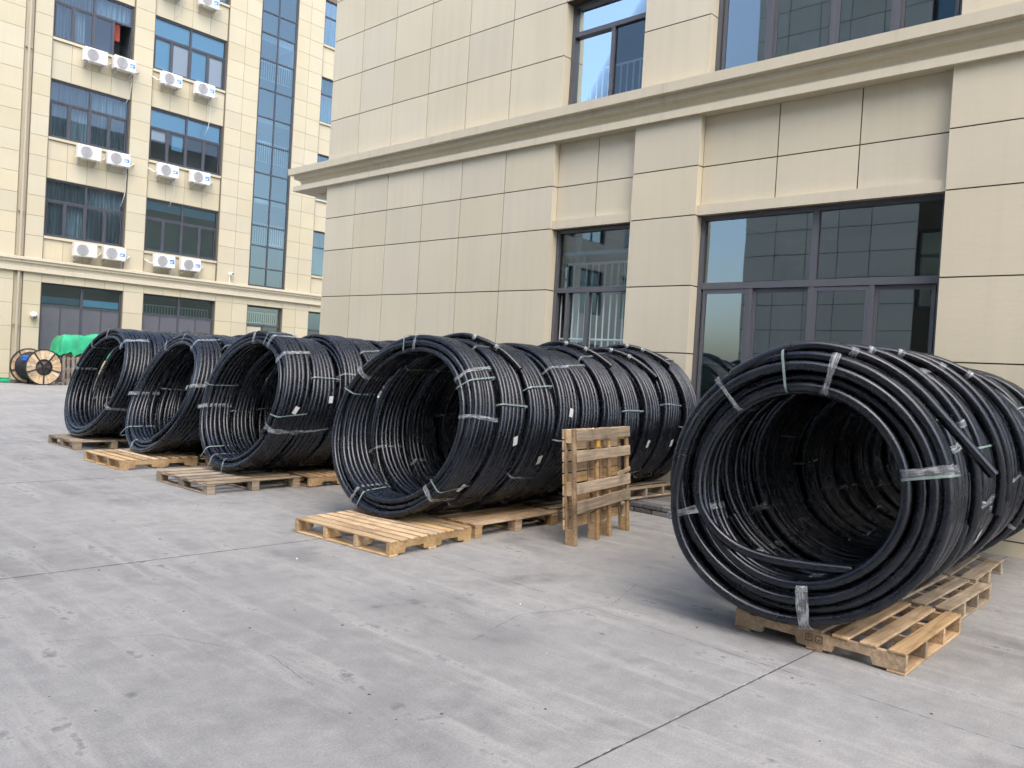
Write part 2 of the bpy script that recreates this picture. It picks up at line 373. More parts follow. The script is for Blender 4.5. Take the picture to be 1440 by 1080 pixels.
# ------------------------------------------------------------------ facade helper
class Facade:
    def __init__(s, root, mapf, pmat): s.root = root; s.m = mapf; s.pmat = pmat
    def box(s, mb, u0, u1, z0, z1, n0, n1, mi=0):
        a = s.m(u0, n0, z0); b = s.m(u1, n1, z1)
        return mb.box([min(a[i], b[i]) for i in range(3)], [max(a[i], b[i]) for i in range(3)], mi)
    def piece(s, name, u0, u1, z0, z1, n0, n1, m, parent=None):
        a = s.m(u0, n0, z0); b = s.m(u1, n1, z1); lo = [min(a[i], b[i]) for i in range(3)]; hi = [max(a[i], b[i]) for i in range(3)]
        l = s.root.location
        return link(name, boxmesh(name, [hi[i]-lo[i] for i in range(3)], m), parent or s.root, [lo[i]-l[i] for i in range(3)])
    def panels(s, us, zs, n=0.0, depth=.03, g=.008, m=None, name='panel'):
        for u0, u1 in zip(us[:-1], us[1:]):
            for z0, z1 in zip(zs[:-1], zs[1:]):
                s.piece(name, min(u0, u1)+g, max(u0, u1)-g, z0+g, z1-g, n, n+depth, m or s.pmat)
    def quad(s, u0, u1, z0, z1, n): return MB().add([s.m(u0, n, z0), s.m(u1, n, z0), s.m(u1, n, z1), s.m(u0, n, z1)], [(0, 1, 2, 3)])
    def window(s, u0, u1, z0, z1, n, bars_h=(), bars_v=(), panes=(), fr=.055, fm='frame', gm='glass', depth=.09, room=2.5, roommat='room'):
        u0, u1 = min(u0, u1), max(u0, u1)
        mb = MB()
        s.box(mb, u0, u0+fr, z0, z1, n, n+depth); s.box(mb, u1-fr, u1, z0, z1, n, n+depth)
        s.box(mb, u0+fr, u1-fr, z0, z0+fr, n+.002, n+depth-.002); s.box(mb, u0+fr, u1-fr, z1-fr, z1, n+.002, n+depth-.002)
        for (z, a, b_, t) in bars_h: s.box(mb, max(a, u0+fr), min(b_, u1-fr), z-t/2, z+t/2, n+.006, n+depth-.006)
        for (u, a, b_, t) in bars_v: s.box(mb, u-t/2, u+t/2, max(a, z0+fr), min(b_, z1-fr), n+.010, n+depth-.010)
        w = wpart('window', mb, fm, s.root)
        for p in panes:
            a, b_, c, d = p[:4]; g = p[4] if len(p) > 4 else gm; nn = p[5] if len(p) > 5 else n+depth*.55
            wpart('pane', s.quad(a, b_, c, d, nn), g, s.root, parent=w)
        if room:
            q = MB(); e = .15; a0 = n+depth+.01
            A = [s.m(u0-e, a0, z0-e), s.m(u1+e, a0, z0-e), s.m(u1+e, a0, z1+e), s.m(u0-e, a0, z1+e)]
            B = [s.m(u0-e, a0+room, z0-e), s.m(u1+e, a0+room, z0-e), s.m(u1+e, a0+room, z1+e), s.m(u0-e, a0+room, z1+e)]
            q.add(A+B, [(4, 5, 6, 7), (0, 1, 5, 4), (1, 2, 6, 5), (2, 3, 7, 6), (3, 0, 4, 7)])
            wpart('room', q, roommat, s.root, parent=w)
        return w
    def railing(s, u0, u1, zb, zt, n, step=.11, parent=None, rails=(0, 1)):
        mb = MB(); r = .013 if s.pmat == 'panel_near' else .019
        for z in [zb+(zt-zb)*t for t in rails]: mb.tube([s.m(u0, n, z), s.m((u0+u1)/2, n, z), s.m(u1, n, z)], .018 if s.pmat == 'panel_near' else .028, 6)
        k = int(abs(u1-u0)/step)
        for i in range(k+1):
            u = u0+(u1-u0)*i/k; mb.tube([s.m(u, n, zb), s.m(u, n, (zb+zt)/2), s.m(u, n, zt)], r, 5, ref=(1, .3, 0))
        return wpart('railing', mb, 'rail', s.root, parent=parent)
    def curtain(s, u0, u1, z0, z1, n, m='curtain', parent=None, waves=14, amp=.05, pinch=0.0):
        mb = MB(); k = waves*6; V = []
        for zi in range(5):
            t = zi/4; z = z0+(z1-z0)*t
            for i in range(k+1):
                a = i/k; u = u0+(u1-u0)*(a*(1-pinch*math.sin(t*3.14)))
                V.append(s.m(u, n+amp*math.sin(a*waves*6.283)+.02*math.sin(a*37+t*2), z))
        F = [(zi*(k+1)+i, zi*(k+1)+i+1, (zi+1)*(k+1)+i+1, (zi+1)*(k+1)+i) for zi in range(4) for i in range(k)]
        return wpart('curtain', mb.add(V, F), m, s.root, True, parent)

def backing(fac, us, zs, open_, n0, n1, m='joint', name='wall'):
    for u0, u1 in zip(us[:-1], us[1:]):
        z_lo = None
        for z0, z1 in list(zip(zs[:-1], zs[1:]))+[(None, None)]:
            solid = z0 is not None and not any(a < (u0+u1)/2 < b and c < (z0+z1)/2 < d for a, b, c, d in open_)
            if solid and z_lo is None: z_lo = z0
            if solid: z_hi = z1
            if not solid and z_lo is not None:
                fac.piece(name, u0, u1, z_lo, z_hi, n0, n1, m); z_lo = None

# ------------------------------------------------------------------ near building (plane X = 9.4, seen from -X)
A = 9.4; YC = 13.95
nb = thing('near_building', 'beige panelled building with projecting cornice beside the coil rows', 'building', (A, 2.0, 0))
NF = Facade(nb, lambda u, n, z: (A+n, u, z), 'panel_near')
lowz = [-.02, .15, 1.05, 1.95, 2.86, 3.80, 4.46, 5.14]
upz = [5.60, 5.64, 6.45, 7.26, 8.07, 8.88, 9.69, 10.5]
cols = [7.91, 8.93, 9.95, 10.95, 11.96, 12.97, YC]
BE = .03
LB = [(2.385, 5.40), (6.43, 7.905), (-1.66, 1.355)]         # lower bays (windows)
UB = [(2.345, 5.34), (6.38, 7.835), (-1.70, 1.315)]
ZB = 0.16
LBo = [(a-BE, b_+BE) for a, b_ in LB]; UBo = [(a-BE, b_+BE) for a, b_ in UB]
backing(NF, sorted({-7.0, *[x for b_ in LBo for x in b_], YC-.01}), [-.02, ZB, 5.12], [(a, b_, ZB, 9) for a, b_ in LBo], .012, .40)
for a, b_ in LBo: NF.piece('recess_wall', a, b_, 3.80, 5.128, .133, .40, 'joint')
backing(NF, sorted({-7.0, *[x for b_ in UBo for x in b_], YC-.01}), [5.55, 5.58, 7.26, 16.0], [(a, b_, 5.58, 7.26) for a, b_ in UBo], .012, .40)
NF.panels(cols[1:], lowz); NF.panels([7.905-.008, 8.93], lowz, 0, .20)
NF.panels(cols[1:], upz); NF.panels([7.835-.008, 8.93], upz[:], 0, .19)
for (a, b_) in ((5.40, 6.43), (1.355, 2.385)): NF.panels([a-.008, b_+.008], lowz, 0, .20)
for (a, b_) in ((5.34, 6.38), (1.315, 2.345)): NF.panels([a-.008, b_+.008], upz[:4], 0, .19)
NF.panels([-7.0, -5.9, -4.8, -3.7, -2.65, -1.68], lowz); NF.panels([-7.0, -5.9, -4.8, -3.7, -2.65, -1.70], upz[:4])
NF.panels([-7, -5.9, -4.8, -3.7, -2.65, -1.7, -.7, .3, 1.315, 2.345, 3.35, 4.36, 5.34, 6.38, 7.10, 7.835], upz[3:])
NF.piece('upper_wall', -7.0, YC, 10.51, 16.0, .001, .011, 'panel_near')
for (a, b_), js in zip(LB, ((3.36, 4.36), (7.15,), (-.66, .35))):
    NF.panels([a]+list(js)+[b_], [3.93, 4.46, 5.136], .12, .03)
    NF.piece('lintel', a+.003, b_-.003, 3.80, 3.93, .045, .30, 'cornice')
    NF.piece('sill', a+.003, b_-.003, .0, ZB, .03, .30, 'cornice')
# end wall and bulk of the building
mb = MB().box((A+.05, YC-.30, -.02), (30, YC-.02, 16)).box((A+.05, -7.0, -.02), (30, -6.75, 16)).box((A+.42, -6.7, 15.6), (30, YC-.3, 15.9)).box((29.7, -6.7, 0), (29.98, YC-.3, 15.5))
wpart('end_wall', mb, 'panel_near', nb)
# cornice, mitred round the corner
prof = [(-.30, 5.13), (.07, 5.13), (.07, 5.232), (-.02, 5.246), (-.055, 5.30), (-.03, 5.36), (.055, 5.385), (.055, 5.46), (.15, 5.468), (.155, 5.60), (.13, 5.608), (-.02, 5.625), (-.02, 5.54), (-.30, 5.54)]
V = []; K = len(prof); EX = 1.10
for st in range(3):
    for p, z in prof:
        V.append([(A-p, -7.2, z), (A-p, YC+p+EX, z), (30.0, YC+p+EX, z)][st])
F = [(s*K+i, s*K+(i+1) % K, (s+1)*K+(i+1) % K, (s+1)*K+i) for s in range(2) for i in range(K)] + [tuple(range(K)), tuple(range(3*K-1, 2*K-1, -1))]
wpart('cornice', MB().add(V, F), 'cornice', nb)

def big_window(u0, u1, z0, z1, n, zt, mull, sashes, room=3.0):
    t = .085
    bh = [(zt, u0, u1, t)]; bv = [(mull, z0, z1, .075)] + [(s_, z0, zt, .06) for s_ in sashes]
    ed = sorted([u0+.05, mull, u1-.05]); us = sorted([u0+.05, u1-.05, mull]+list(sashes))
    panes = [(a, b_, zt, z1-.05) for a, b_ in zip(ed[:-1], ed[1:])]
    panes += [(a, b_, z0+.05, zt, 'glass', n+(.038 if i % 2 else .062)) for i, (a, b_) in enumerate(zip(us[:-1], us[1:]))]
    w = NF.window(u0, u1, z0, z1, n, bh, bv, panes, room=room)
    for i, (a, b_) in enumerate(zip(us[:-1], us[1:])):    # sliding-sash rails
        mb = MB()
        nn = n+.018+(.0 if i % 2 else .03)
        for (c, d) in ((zt-.10, zt-.05), (z0+.055, z0+.11)): NF.box(mb, a+.03, b_-.03, c, d, nn, nn+.024)
        for c in (a+.028, b_-.068): NF.box(mb, c, c+.04, z0+.054, zt-.049, nn-.001, nn+.025)
        wpart('sash', mb, 'frame', nb, parent=w)
    return w
GN = .17
big_window(2.39, 5.395, ZB, 3.80, GN, 2.865, 3.845, (4.64, 3.14))
big_window(-1.655, 1.35, ZB, 3.80, GN, 2.865, -.15, (.6, -.9))
big_window(2.35, 5.335, 5.60, 7.255, GN, 6.80, 3.79, (4.59, 3.06))
big_window(-1.695, 1.31, 5.60, 7.255, GN, 6.80, -.19, (.56, -.94))
# narrow ground-floor window with one sash slid open, railing and bar inside
w1 = NF.window(6.435, 7.90, ZB, 3.80, GN, [(2.865, 6, 8, .075)], [(7.25, ZB, 2.865, .06), (7.64, ZB, 2.865, .05)],
               [(6.49, 7.85, 2.90, 3.75), (6.49, 7.25, .2, 2.83), (7.25, 7.64, .2, 2.83, 'glass_mid', GN+.07)], gm='glass_mid', room=3.2)
NF.railing(6.45, 7.75, 2.92, 3.28, GN+.15, .115, w1, (0, 1))
NF.railing(6.45, 7.85, 1.95, 2.80, GN+.15, .115, w1, (0, .2))
mb = MB(); NF.box(mb, 6.42, 7.85, 3.42, 3.47, GN+.14, GN+.20); wpart('bar', mb, 'blue_beam', nb, parent=w1)
mb = MB(); NF.box(mb, 7.72, 7.84, ZB, 3.75, GN+.40, GN+.55); wpart('curtain', mb, 'white_paint', nb, parent=w1)
w2 = NF.window(6.385, 7.83, 5.60, 7.255, GN, [(6.80, 6, 8, .07)], [(7.06, 5.6, 6.80, .06)],
               [(6.44, 7.78, 6.84, 7.2), (6.44, 7.06, 5.65, 6.77), (7.06, 7.78, 5.65, 6.77, 'glass_mid', GN+.07)], gm='glass_mid')
NF.railing(6.42, 7.75, 5.66, 6.24, GN+.15, .105, w2, (0, 1))

# ------------------------------------------------------------------ far building (plane Y = 35, seen from -Y)
B = 35.0
fb = thing('far_building', 'cream office building with rows of air conditioners and a glazed stair strip', 'building', (16, B, 0))
FF = Facade(fb, lambda u, n, z: (u, B+n, z), 'panel_far')
FLOORS = 4; H = 3.92
top = 4.84+H*FLOORS
bayA, bayB, stair, bayC = (10.62, 13.68), (14.53, 17.85), (19.48, 21.42), (22.94, 25.2)
gl = {'A': (10.62, 13.73), 'B': (14.6, 17.86), 'C': (19.5, 21.38), 'D': (22.9, 24.9)}
op = [(a, b_, -1, 3.94) for a, b_ in gl.values()]+[(9.66, 9.95, -1, 9)]
backing(FF, sorted({4.0, 30.0, 9.66, 9.95, *[x for b_ in gl.values() for x in b_]}), [-.02, 3.94, 4.6], op, .014, .5, 'joint_far')
op = [(stair[0], stair[1], 4.6, top)]
zz = [4.6]
for k in range(FLOORS):
    op += [(a, b_, 5.8+H*k, 8.08+H*k) for a, b_ in (bayA, bayB, bayC)]; zz += [5.8+H*k, 8.08+H*k]
zz.append(top)
us = sorted({4.0, 9.66, 9.95, 30.0, *bayA, *bayB, *stair, *bayC})
backing(FF, us, zz, op+[(a, b_, 4.6, 99) for a, b_ in (bayA, bayB, bayC)]+[(9.66, 9.95, 0, 99)], .014, .5, 'joint_far')
for b_ in (bayA, bayB, bayC): backing(FF, list(b_), zz, op, .114, .5, 'joint_far', name='spandrel_wall')
FF.piece('groove', 9.64, 9.97, -.02, top, .07, .4, 'panel_far')
rows = [4.84]+[5.74+.784*k for k in range(20)]
rows = [r for r in rows if r < top-.2]+[top]
g = .0065
FF.panels([6.0, 7.82, 9.64], rows, 0, .03, g)
for c in ([9.97, 10.60], [13.70, 14.51], [17.87, 18.69, 19.46], [21.44, 22.14, 22.92]): FF.panels(c, rows, 0, .13, g)
for k in range(FLOORS):
    zt = 8.10+H*k; ze = min(zt+1.50, top)
    for c in ([10.62, 11.36, 12.12, 12.89, 13.68], [14.53, 15.36, 16.19, 17.02, 17.85], [22.94, 23.7, 24.45, 25.2]):
        if k < FLOORS-1: FF.panels(c, [zt, zt+.75, ze], .10, .03, g)
        if k == 0: FF.panels(c, [4.86, 5.69], .10, .03, g)
        FF.piece('sill', c[0]+.004, c[-1]-.004, 5.69+H*k+.005, 5.795+H*k, .03, .25, 'panel_far')
grow = [.0, .30, 1.22, 2.14, 3.04, 3.945]
FF.panels([6.0, 7.82, 9.64], grow, 0, .03, g)
for c in ([9.97, 10.60], [13.75, 14.58], [17.88, 18.70, 19.48], [21.40, 22.13, 22.88]): FF.panels(c, grow, 0, .12, g)
FF.panels([6.0, 7.82, 9.64], [3.945, 4.33], 0, .03, g)
FF.panels([9.97, 10.62, 11.42, 12.21, 12.98, 13.74, 14.59, 15.42, 16.22, 17.05, 17.87, 18.70, 19.5, 20.43, 21.38, 22.13, 22.89, 23.9, 24.9], [3.945, 4.33], 0, .03, g)
FF.piece('plain_wall', 25.22, 29.99, -.015, top-.01, .0, .03, 'panel_far'); FF.piece('plain_wall', 4.01, 5.99, -.015, top-.01, .0, .03, 'panel_far')
# string course
prof = [(.02, 4.29), (.14, 4.30), (.14, 4.46), (.09, 4.48), (.11, 4.60), (.20, 4.64), (.20, 4.72), (.27, 4.74), (.27, 4.83), (-.02, 4.87)]
wpart('string_course', MB().prism([(B-p, z) for p, z in prof], 4.0, 30.0, 'yzx'), 'cornice', fb)
wpart('parapet', MB().box((4, B-.1, top), (30, B+.5, top+.7)), 'panel_far', fb)
wpart('side_wall', MB().box((4.0, B+.52, -.02), (4.3, B+14, top)).box((29.7, B+.52, -.02), (30, B+14, top)).box((4.3, B+.6, top-.3), (29.7, B+14, top-.02)), 'panel_far', fb)
mb = MB().tube([(9.80, B-.04, -.02), (9.80, B-.04, 8), (9.80, B-.04, top)], .055, 8, ref=(1, 0, 0))
for z in (2.2, 6.6, 12.9, 17): mb.box((9.70, B-.06, z), (9.90, B+.08, z+.05))
wpart('downpipe', mb, 'downpipe', fb)

def far_win(bay, k, kind):
    u0, u1 = bay; z0, z1 = 5.8+H*k, 8.08+H*k; n = .16; zt = z0+1.45; um = (u0+u1)/2; q1, q3 = (u0+um)/2, (um+u1)/2
    e = .04
    if kind == 'narrow':
        w = FF.window(u0, u1, z0, z1, n, [(zt, u0, u1, .07)], [(um, z0, z1, .06)], [(u0+e, um, z0+e, zt), (um, u1-e, z0+e, zt), (u0+e, u1-e, zt, z1-e)], .06, 'frame_far', 'glass_far', .08, 1.5)
        FF.curtain(u0+.1, u1-.1, z0, z1, n+.3, parent=w); return
    gm = {'plain': 'glass_far', 'blue': 'glass_thin', 'halfblue': 'glass_thin'}.get(kind, 'glass_clear')
    panes = [(u0+e, um, zt, z1-e), (um, u1-e, zt, z1-e), (u0+e, q1, z0+e, zt), (q1, um, z0+e, zt, gm, n+.055), (um, q3, z0+e, zt)]
    if kind != 'open': panes.append((q3, u1-e, z0+e, zt, gm, n+.055))
    w = FF.window(u0, u1, z0, z1, n, [(zt, u0, u1, .075)], [(um, z0, z1, .08), (q1, z0, zt, .06), (q3, z0, zt, .06)], panes, .065, 'frame_far', gm, .09, 1.6)
    for a, b_ in ((u0+.06, q1), (q1, um), (um, q3), (q3, u1-.06)):
        if kind == 'open' and a == q3: continue
        mb = MB()
        for c, d in ((zt-.09, zt-.04), (z0+.06, z0+.11)): FF.box(mb, a+.03, b_-.03, c, d, n+.02, n+.05)
        for c in (a+.028, b_-.068): FF.box(mb, c, c+.04, z0+.058, zt-.038, n+.019, n+.051)
        wpart('sash', mb, 'frame_far', fb, parent=w)
    if kind == 'curtain': FF.curtain(u0+.05, u1-.05, z0, z1, n+.26, parent=w, waves=22)
    elif kind == 'open':
        FF.curtain(u0+.05, q1+.5, z0, z1, n+.26, parent=w, waves=11)
        FF.curtain(q3+.05, q3+.34, z0+.75, zt, n+.28, 'red_curtain', w, 3, .03)
        FF.curtain(u0+.05, u1-.05, zt+.02, z1, n+.24, 'curtain', w, 16, .03)
    elif kind == 'blue':
        for a, b_ in ((u0+.05, um), (um, u1-.05)): wpart('roller_blind', FF.quad(a+.02, b_-.02, zt+.03, z1-.05, n+.12), 'blind_blue', fb, parent=w)
        wpart('roller_blind', FF.quad(u0+.08, q1-.03, z0+.05, zt-.03, n+.12), 'blind_blue', fb, parent=w)
        wpart('roller_blind', FF.quad(q1+.03, um-.03, z0+.05, zt-.03, n+.12), 'blind_white', fb, parent=w)
        wpart('roller_blind', FF.quad(um+.05, q3-.03, z0+.05, zt-.03, n+.12), 'blind_blue', fb, parent=w)
        wpart('roller_blind', FF.quad(q3+.03, u1-.08, z0+.05, zt-.03, n+.12), 'blind_white', fb, parent=w)
    elif kind == 'halfblue':
        for a, b_ in ((u0+.05, um), (um, u1-.05)): wpart('roller_blind', FF.quad(a+.02, b_-.02, zt+.03, z1-.10, n+.13), 'blind_blue', fb, parent=w)
        wpart('roller_blind', FF.quad(u0+.08, q1-.03, zt-.5, zt-.03, n+.13), 'blind_white', fb, parent=w)
        wpart('roller_blind', FF.quad(q1+.25, um-.1, zt-.75, zt-.03, n+.13), 'blind_blue', fb, parent=w)
    else:
        for a, b_ in ((u0+.05, um), (um, u1-.05)): wpart('roller_blind', FF.quad(a+.02, b_-.02, z1-.45, z1-.08, n+.13), 'blind_blue', fb, parent=w)
for k, (ka, kb) in enumerate((('curtain', 'plain'), ('curtain', 'halfblue'), ('open', 'blue'), ('curtain', 'plain'))):
    far_win(bayA, k, ka); far_win(bayB, k, kb); far_win(bayC, k, 'narrow')
# stair glazing
um = 20.43; th = [5.77, 6.83, 7.79, 9.12, 10.32, 11.69, 13.0, 14.34, 15.74, 17.0, 18.0, 19.3]
zs_ = [4.88]+th+[top]
w = FF.window(stair[0], stair[1], 4.88, top, .05, [(z, stair[0], stair[1], .06) for z in th], [(um, 4.8, top, .06)],
              [(a, b_, z0, z1) for z0, z1 in zip(zs_[:-1], zs_[1:]) for a, b_ in ((stair[0]+.05, um), (um, stair[1]-.05))], .07, 'frame_far', 'glass_far', .08, 2.2)
for z in (7.0, 10.95, 14.9): FF.railing(19.55, 21.35, z, z+.95, .35, .12, w, (0, .86, 1))
for z in (8.9, 12.8, 16.7): wpart('stair_slab', FF.box(MB(), 19.5, 21.4, z, z+.30, .3, 2.0), 'white_paint', fb, parent=w)
# ground-floor openings
def gate(name, u0, u1, blind):
    um = (u0+u1)/2; q1, q3 = (u0+um)/2, (um+u1)/2
    w = FF.window(u0+.005, u1-.005, 0.0, 3.94, .15, [(3.06, u0, u1, .08)], [(um, 0, 3.94, .10), (q1, 0, 3.06, .05), (q3, 0, 3.06, .05)],
                  [(u0+.05, um, 3.1, 3.9), (um, u1-.05, 3.1, 3.9)], .07, 'frame_far', 'glass_far', .09, 1.8)
    for a, b_ in ((u0+.07, q1-.025), (q1+.025, um-.05), (um+.05, q3-.025), (q3+.025, u1-.07)):
        FF.piece('gate_leaf', a, b_, .07, 3.02, .175, .215, 'gate_panel', None)
    if blind:
        for a, b_ in ((u0+.08, um-.06), (um+.06, u1-.08)): wpart('roller_blind', FF.quad(a, b_, 3.15, 3.42, .22), 'blind_blue', fb, parent=w)
    else: FF.railing(u0+.1, u1-.1, 3.12, 3.5, .5, .13, w)
gate('gate', *gl['A'], True); gate('gate', *gl['B'], False)
u0, u1 = gl['C']
w = FF.window(u0+.005, u1-.005, .0, 3.94, .15, [(2.98, u0, u1, .08)], [(20.4, 0, 2.98, .08)], [(u0+.06, u1-.06, 3.0, 3.9), (20.4, u1-.06, .3, 2.95)], .08, 'frame_far', 'glass_far', .09, 1.8)
FF.piece('infill', u0+.09, 20.35, .1, 2.93, .18, .22, 'panel_far'); FF.railing(u0+.1, u1-.15, 3.12, 3.62, .3, .11, w)
u0, u1 = gl['D']
w = FF.window(u0+.005, u1-.005, .0, 3.94, .15, [(2.98, u0, u1, .08)], [], [(u0+.05, u1-.05, 3.0, 3.9), (u0+.05, u1-.05, .1, 2.95)], .07, 'frame_far', 'glass_far', .09, 1.8)
wpart('roller_blind', FF.quad(u0+.1, u1-.1, 3.05, 3.88, .25), 'blind_blue', fb, parent=w)

# ------------------------------------------------------------------ building opposite (mirrored in the near windows)
ob = thing('opposite_building', 'beige panelled building mirrored in the dark window glass', 'building', (-6, 4, 0))
OF = Facade(ob, lambda u, n, z: (-6.0-n, u, z), 'panel_opposite')
opw = [(4.0, 7.05, z, z+2.3) for z in (.2, 4.1, 8.0, 11.9)]
backing(OF, [-12, 4.0, 7.05, 12.5], sorted({-.02, 16, *[z for o in opw for z in o[2:]]}), opw, .012, .4)
OF.panels([7.07, 8.4, 9.4, 10.4, 11.45, 12.5], [.0]+[.19+.81*k for k in range(20)], g=.012)
OF.panels([-2.0, -1, 0, 1, 2, 3, 3.98], [.19+.81*k for k in range(13)], g=.012)
for a, b_, c, d in opw: OF.window(a+.01, b_-.01, c+.01, d-.01, .12, [((c+d)/2+.4, a, b_, .08)], [((a+b_)/2, c, d, .08)], [(a+.05, b_-.05, c+.05, d-.05)], .06, 'frame_far', 'glass_far', .08, 1.0)
wpart('end_wall', MB().box((-18, 12.2, 0), (-6.45, 12.48, 16)).box((-18, -12, 0), (-6.45, -11.8, 16)).box((-18, -11.7, 15.6), (-6.45, 12.1, 15.9)), 'panel_opposite', ob)

ob2 = thing('opposite_building', 'lower beige building with dark windows mirrored in the narrow window', 'building', (-16, 24, 0))
OG = Facade(ob2, lambda u, n, z: (u, 24+n, z), 'panel_opposite')
opw = [(a, a+1.9, z, z+2.2) for a in (-17.3, -13.7, -11.6+.4) for z in (.9, 4.6, 8.2)]
backing(OG, sorted({-18.5, -8.5, *[x for o in opw for x in o[:2]]}), sorted({-.02, 11.5, *[z for o in opw for z in o[2:]]}), opw, .0, .4, 'panel_opposite')
for a, b_, c, d in opw: OG.window(a+.01, b_-.01, c+.01, d-.01, .12, [((c+d)/2+.4, a, b_, .08)], [((a+b_)/2, c, d, .08)], [(a+.05, b_-.05, c+.05, d-.05)], .06, 'frame_far', 'glass_far', .08, 1.0)
wpart('end_wall', MB().box((-8.8, 24.42, 0), (-8.5, 36, 11.5)).box((-18.5, 24.42, 0), (-18.2, 36, 11.5)).box((-18.18, 24.42, 11.2), (-8.82, 36, 11.45)), 'panel_opposite', ob2)

# ------------------------------------------------------------------ air conditioners
simple('cream_paint', (.70, .68, .62), .5, .35, var=.08)
def ac_unit(x, z, label, hose, flip, lines):
    old = random.random() < .35; bare = random.random() < .3
    y = B+.07
    t = thing('air_conditioner', label, 'air conditioner', (x, y, z), (random.uniform(-.02, .02), random.uniform(-.012, .012), random.uniform(-.035, .035)), group='air conditioners on the cream facade')
    w, d, h = .88, .30, .54; f = -.46
    link('casing', MB().bbox((-w/2, f, -h/2), (w/2, f+d, h/2), .02).mesh('casing', 'cream_paint' if old else 'white_paint'), t)
    gx = -.13*flip
    c = MB().cyl((gx, 0), .215, f-.003, f-.012, 1, 28).mesh('fan_grille', 'ac_grille'); gr = link('fan_grille', c, t)
    mb = MB()
    for r in (.06, .11, .16, .205): mb.ring((gx, 0), r, r+.014, f-.024, f-.013, 1, 28)
    for a in range(8):
        ca, sa = math.cos(a*math.pi/4), math.sin(a*math.pi/4)
        mb.tube([(gx+.02*ca, f-.018, .02*sa), (gx+.11*ca, f-.018, .11*sa), (gx+.215*ca, f-.018, .215*sa)], .006, 4, ref=(0, 1, 0))
    link('wire_guard', mb.mesh('wire_guard', 'ac_wire'), gr)
    sx = .29*flip
    h0 = random.uniform(.05, .10); st = link('energy_sticker', MB().box((sx-.10, f-.006, -.08), (sx+.10, f-.001, h0)).mesh('energy_sticker', 'blind_white' if bare else 'ac_blue'), t)
    if not bare: link('sticker_print', MB().box((sx-.09, f-.010, -.05), (sx+.03, f-.007, -.01)).box((sx-.09, f-.010, .025), (sx+.09, f-.007, .04)).mesh('sticker_print', 'blind_white'), st)
    for bx in (-.3, .3):
        mb = MB()
        mb.box((bx-.02, f+.02, -h/2-.045), (bx+.02, .0, -h/2-.005)); mb.box((bx-.02, -.045, -h/2-.20), (bx+.02, .0, -h/2-.046))
        mb.add([(bx-.015, f+.05, -h/2-.045), (bx+.015, f+.05, -h/2-.045), (bx+.015, -.046, -h/2-.19), (bx-.015, -.046, -h/2-.19), (bx-.015, f+.09, -h/2-.045), (bx+.015, f+.09, -h/2-.045), (bx+.015, -.046, -h/2-.15), (bx-.015, -.046, -h/2-.15)],
               [(0, 1, 2, 3), (7, 6, 5, 4), (0, 4, 5, 1), (3, 2, 6, 7), (0, 3, 7, 4), (1, 5, 6, 2)])
        link('bracket', mb.mesh('bracket', 'bracket'), t)
    s = lines
    mb = MB().tube([(s*w/2, -.25, -.12), (s*(w/2+.10), -.25, -.15), (s*(w/2+.2), -.16, -.06), (s*(w/2+.30), -.02, .02)], .03, 7)
    link('refrigerant_line', mb.mesh('refrigerant_line', 'hose', True), t)
    if hose:
        hx = w/2-.06
        link('drain_hose', MB().tube([(hx, -.2, -h/2-.01), (hx+.02, -.17, -h/2-.3), (hx-.01, -.12, -h/2-hose*.7), (hx-.14, -.1, -h/2-hose)], .014, 6, ref=(1, 0, 0)).mesh('drain_hose', 'hose', True), t)
side = {0: 'left', 1: 'right'}
flr = {0: 'row just above the string course', 1: 'second row up', 2: 'third row up', 3: 'topmost row'}
ACX = {0: (12.06, 13.20, 15.29, 16.45), 1: (12.04, 13.19, 15.25, 16.70), 2: (12.10, 13.22, 15.20, 16.72), 3: (None, None, 15.11, 16.71)}
whose = ('left one under the curtained windows', 'second from left', 'third from left', 'right one nearest the stair glass')
for k in range(4):
    for j, x in enumerate(ACX[k]):
        if x is None: continue
        hose = {(0, 1): .35, (0, 2): .55, (1, 1): 1.6, (1, 2): 1.2, (2, 1): 1.2, (2, 2): 0, (2, 3): 1.7, (3, 2): .9}.get((k, j), 0)
        ac_unit(x, 5.40+3.93*k+(.02 if j % 2 else 0), f'white air conditioner, {whose[j]}, {flr[k]}', hose, 1, -1 if j in (2,) else 1)

# security cameras
t = thing('security_camera', 'white dome security camera beside the grey gate', 'camera', (10.36, B, 2.62))
mb = MB(); mb.cyl((0, 0), .10, -.05, .0, 1, 20); link('mount', mb.mesh('mount', 'white_paint'), t)
bm_ = bmesh.new(); bmesh.ops.create_uvsphere(bm_, u_segments=20, v_segments=12, radius=.13)
for v in bm_.verts: v.co.y = v.co.y*1.1-.13
me = bpy.data.meshes.new('dome'); bm_.to_mesh(me); bm_.free(); me.materials.append(MAT['white_paint']); me.polygons.foreach_set('use_smooth', [True]*len(me.polygons)); link('dome', me, t)
link('lens', MB().cyl((0.02, -.07), .075, -.255, -.20, 1, 16).mesh('lens', 'ac_dark'), t)
t = thing('security_camera', 'white bullet security camera on a stalk above the string course', 'camera', (18.45, B-.1, 4.86))
link('stalk', MB().tube([(0, 0, -.02), (0, 0, .2), (0, .0, .38)], .022, 8, ref=(1, 0, 0)).box((-.07, -.05, -.02), (.07, .05, .01)).mesh('stalk', 'white_paint'), t)
link('body', MB().bbox((-.02, -.22, .36), (.11, .12, .48), .02).mesh('body', 'white_paint'), t)
link('lens', MB().cyl((.045, .42), .045, -.235, -.221, 1, 14).mesh('lens', 'ac_dark'), t)

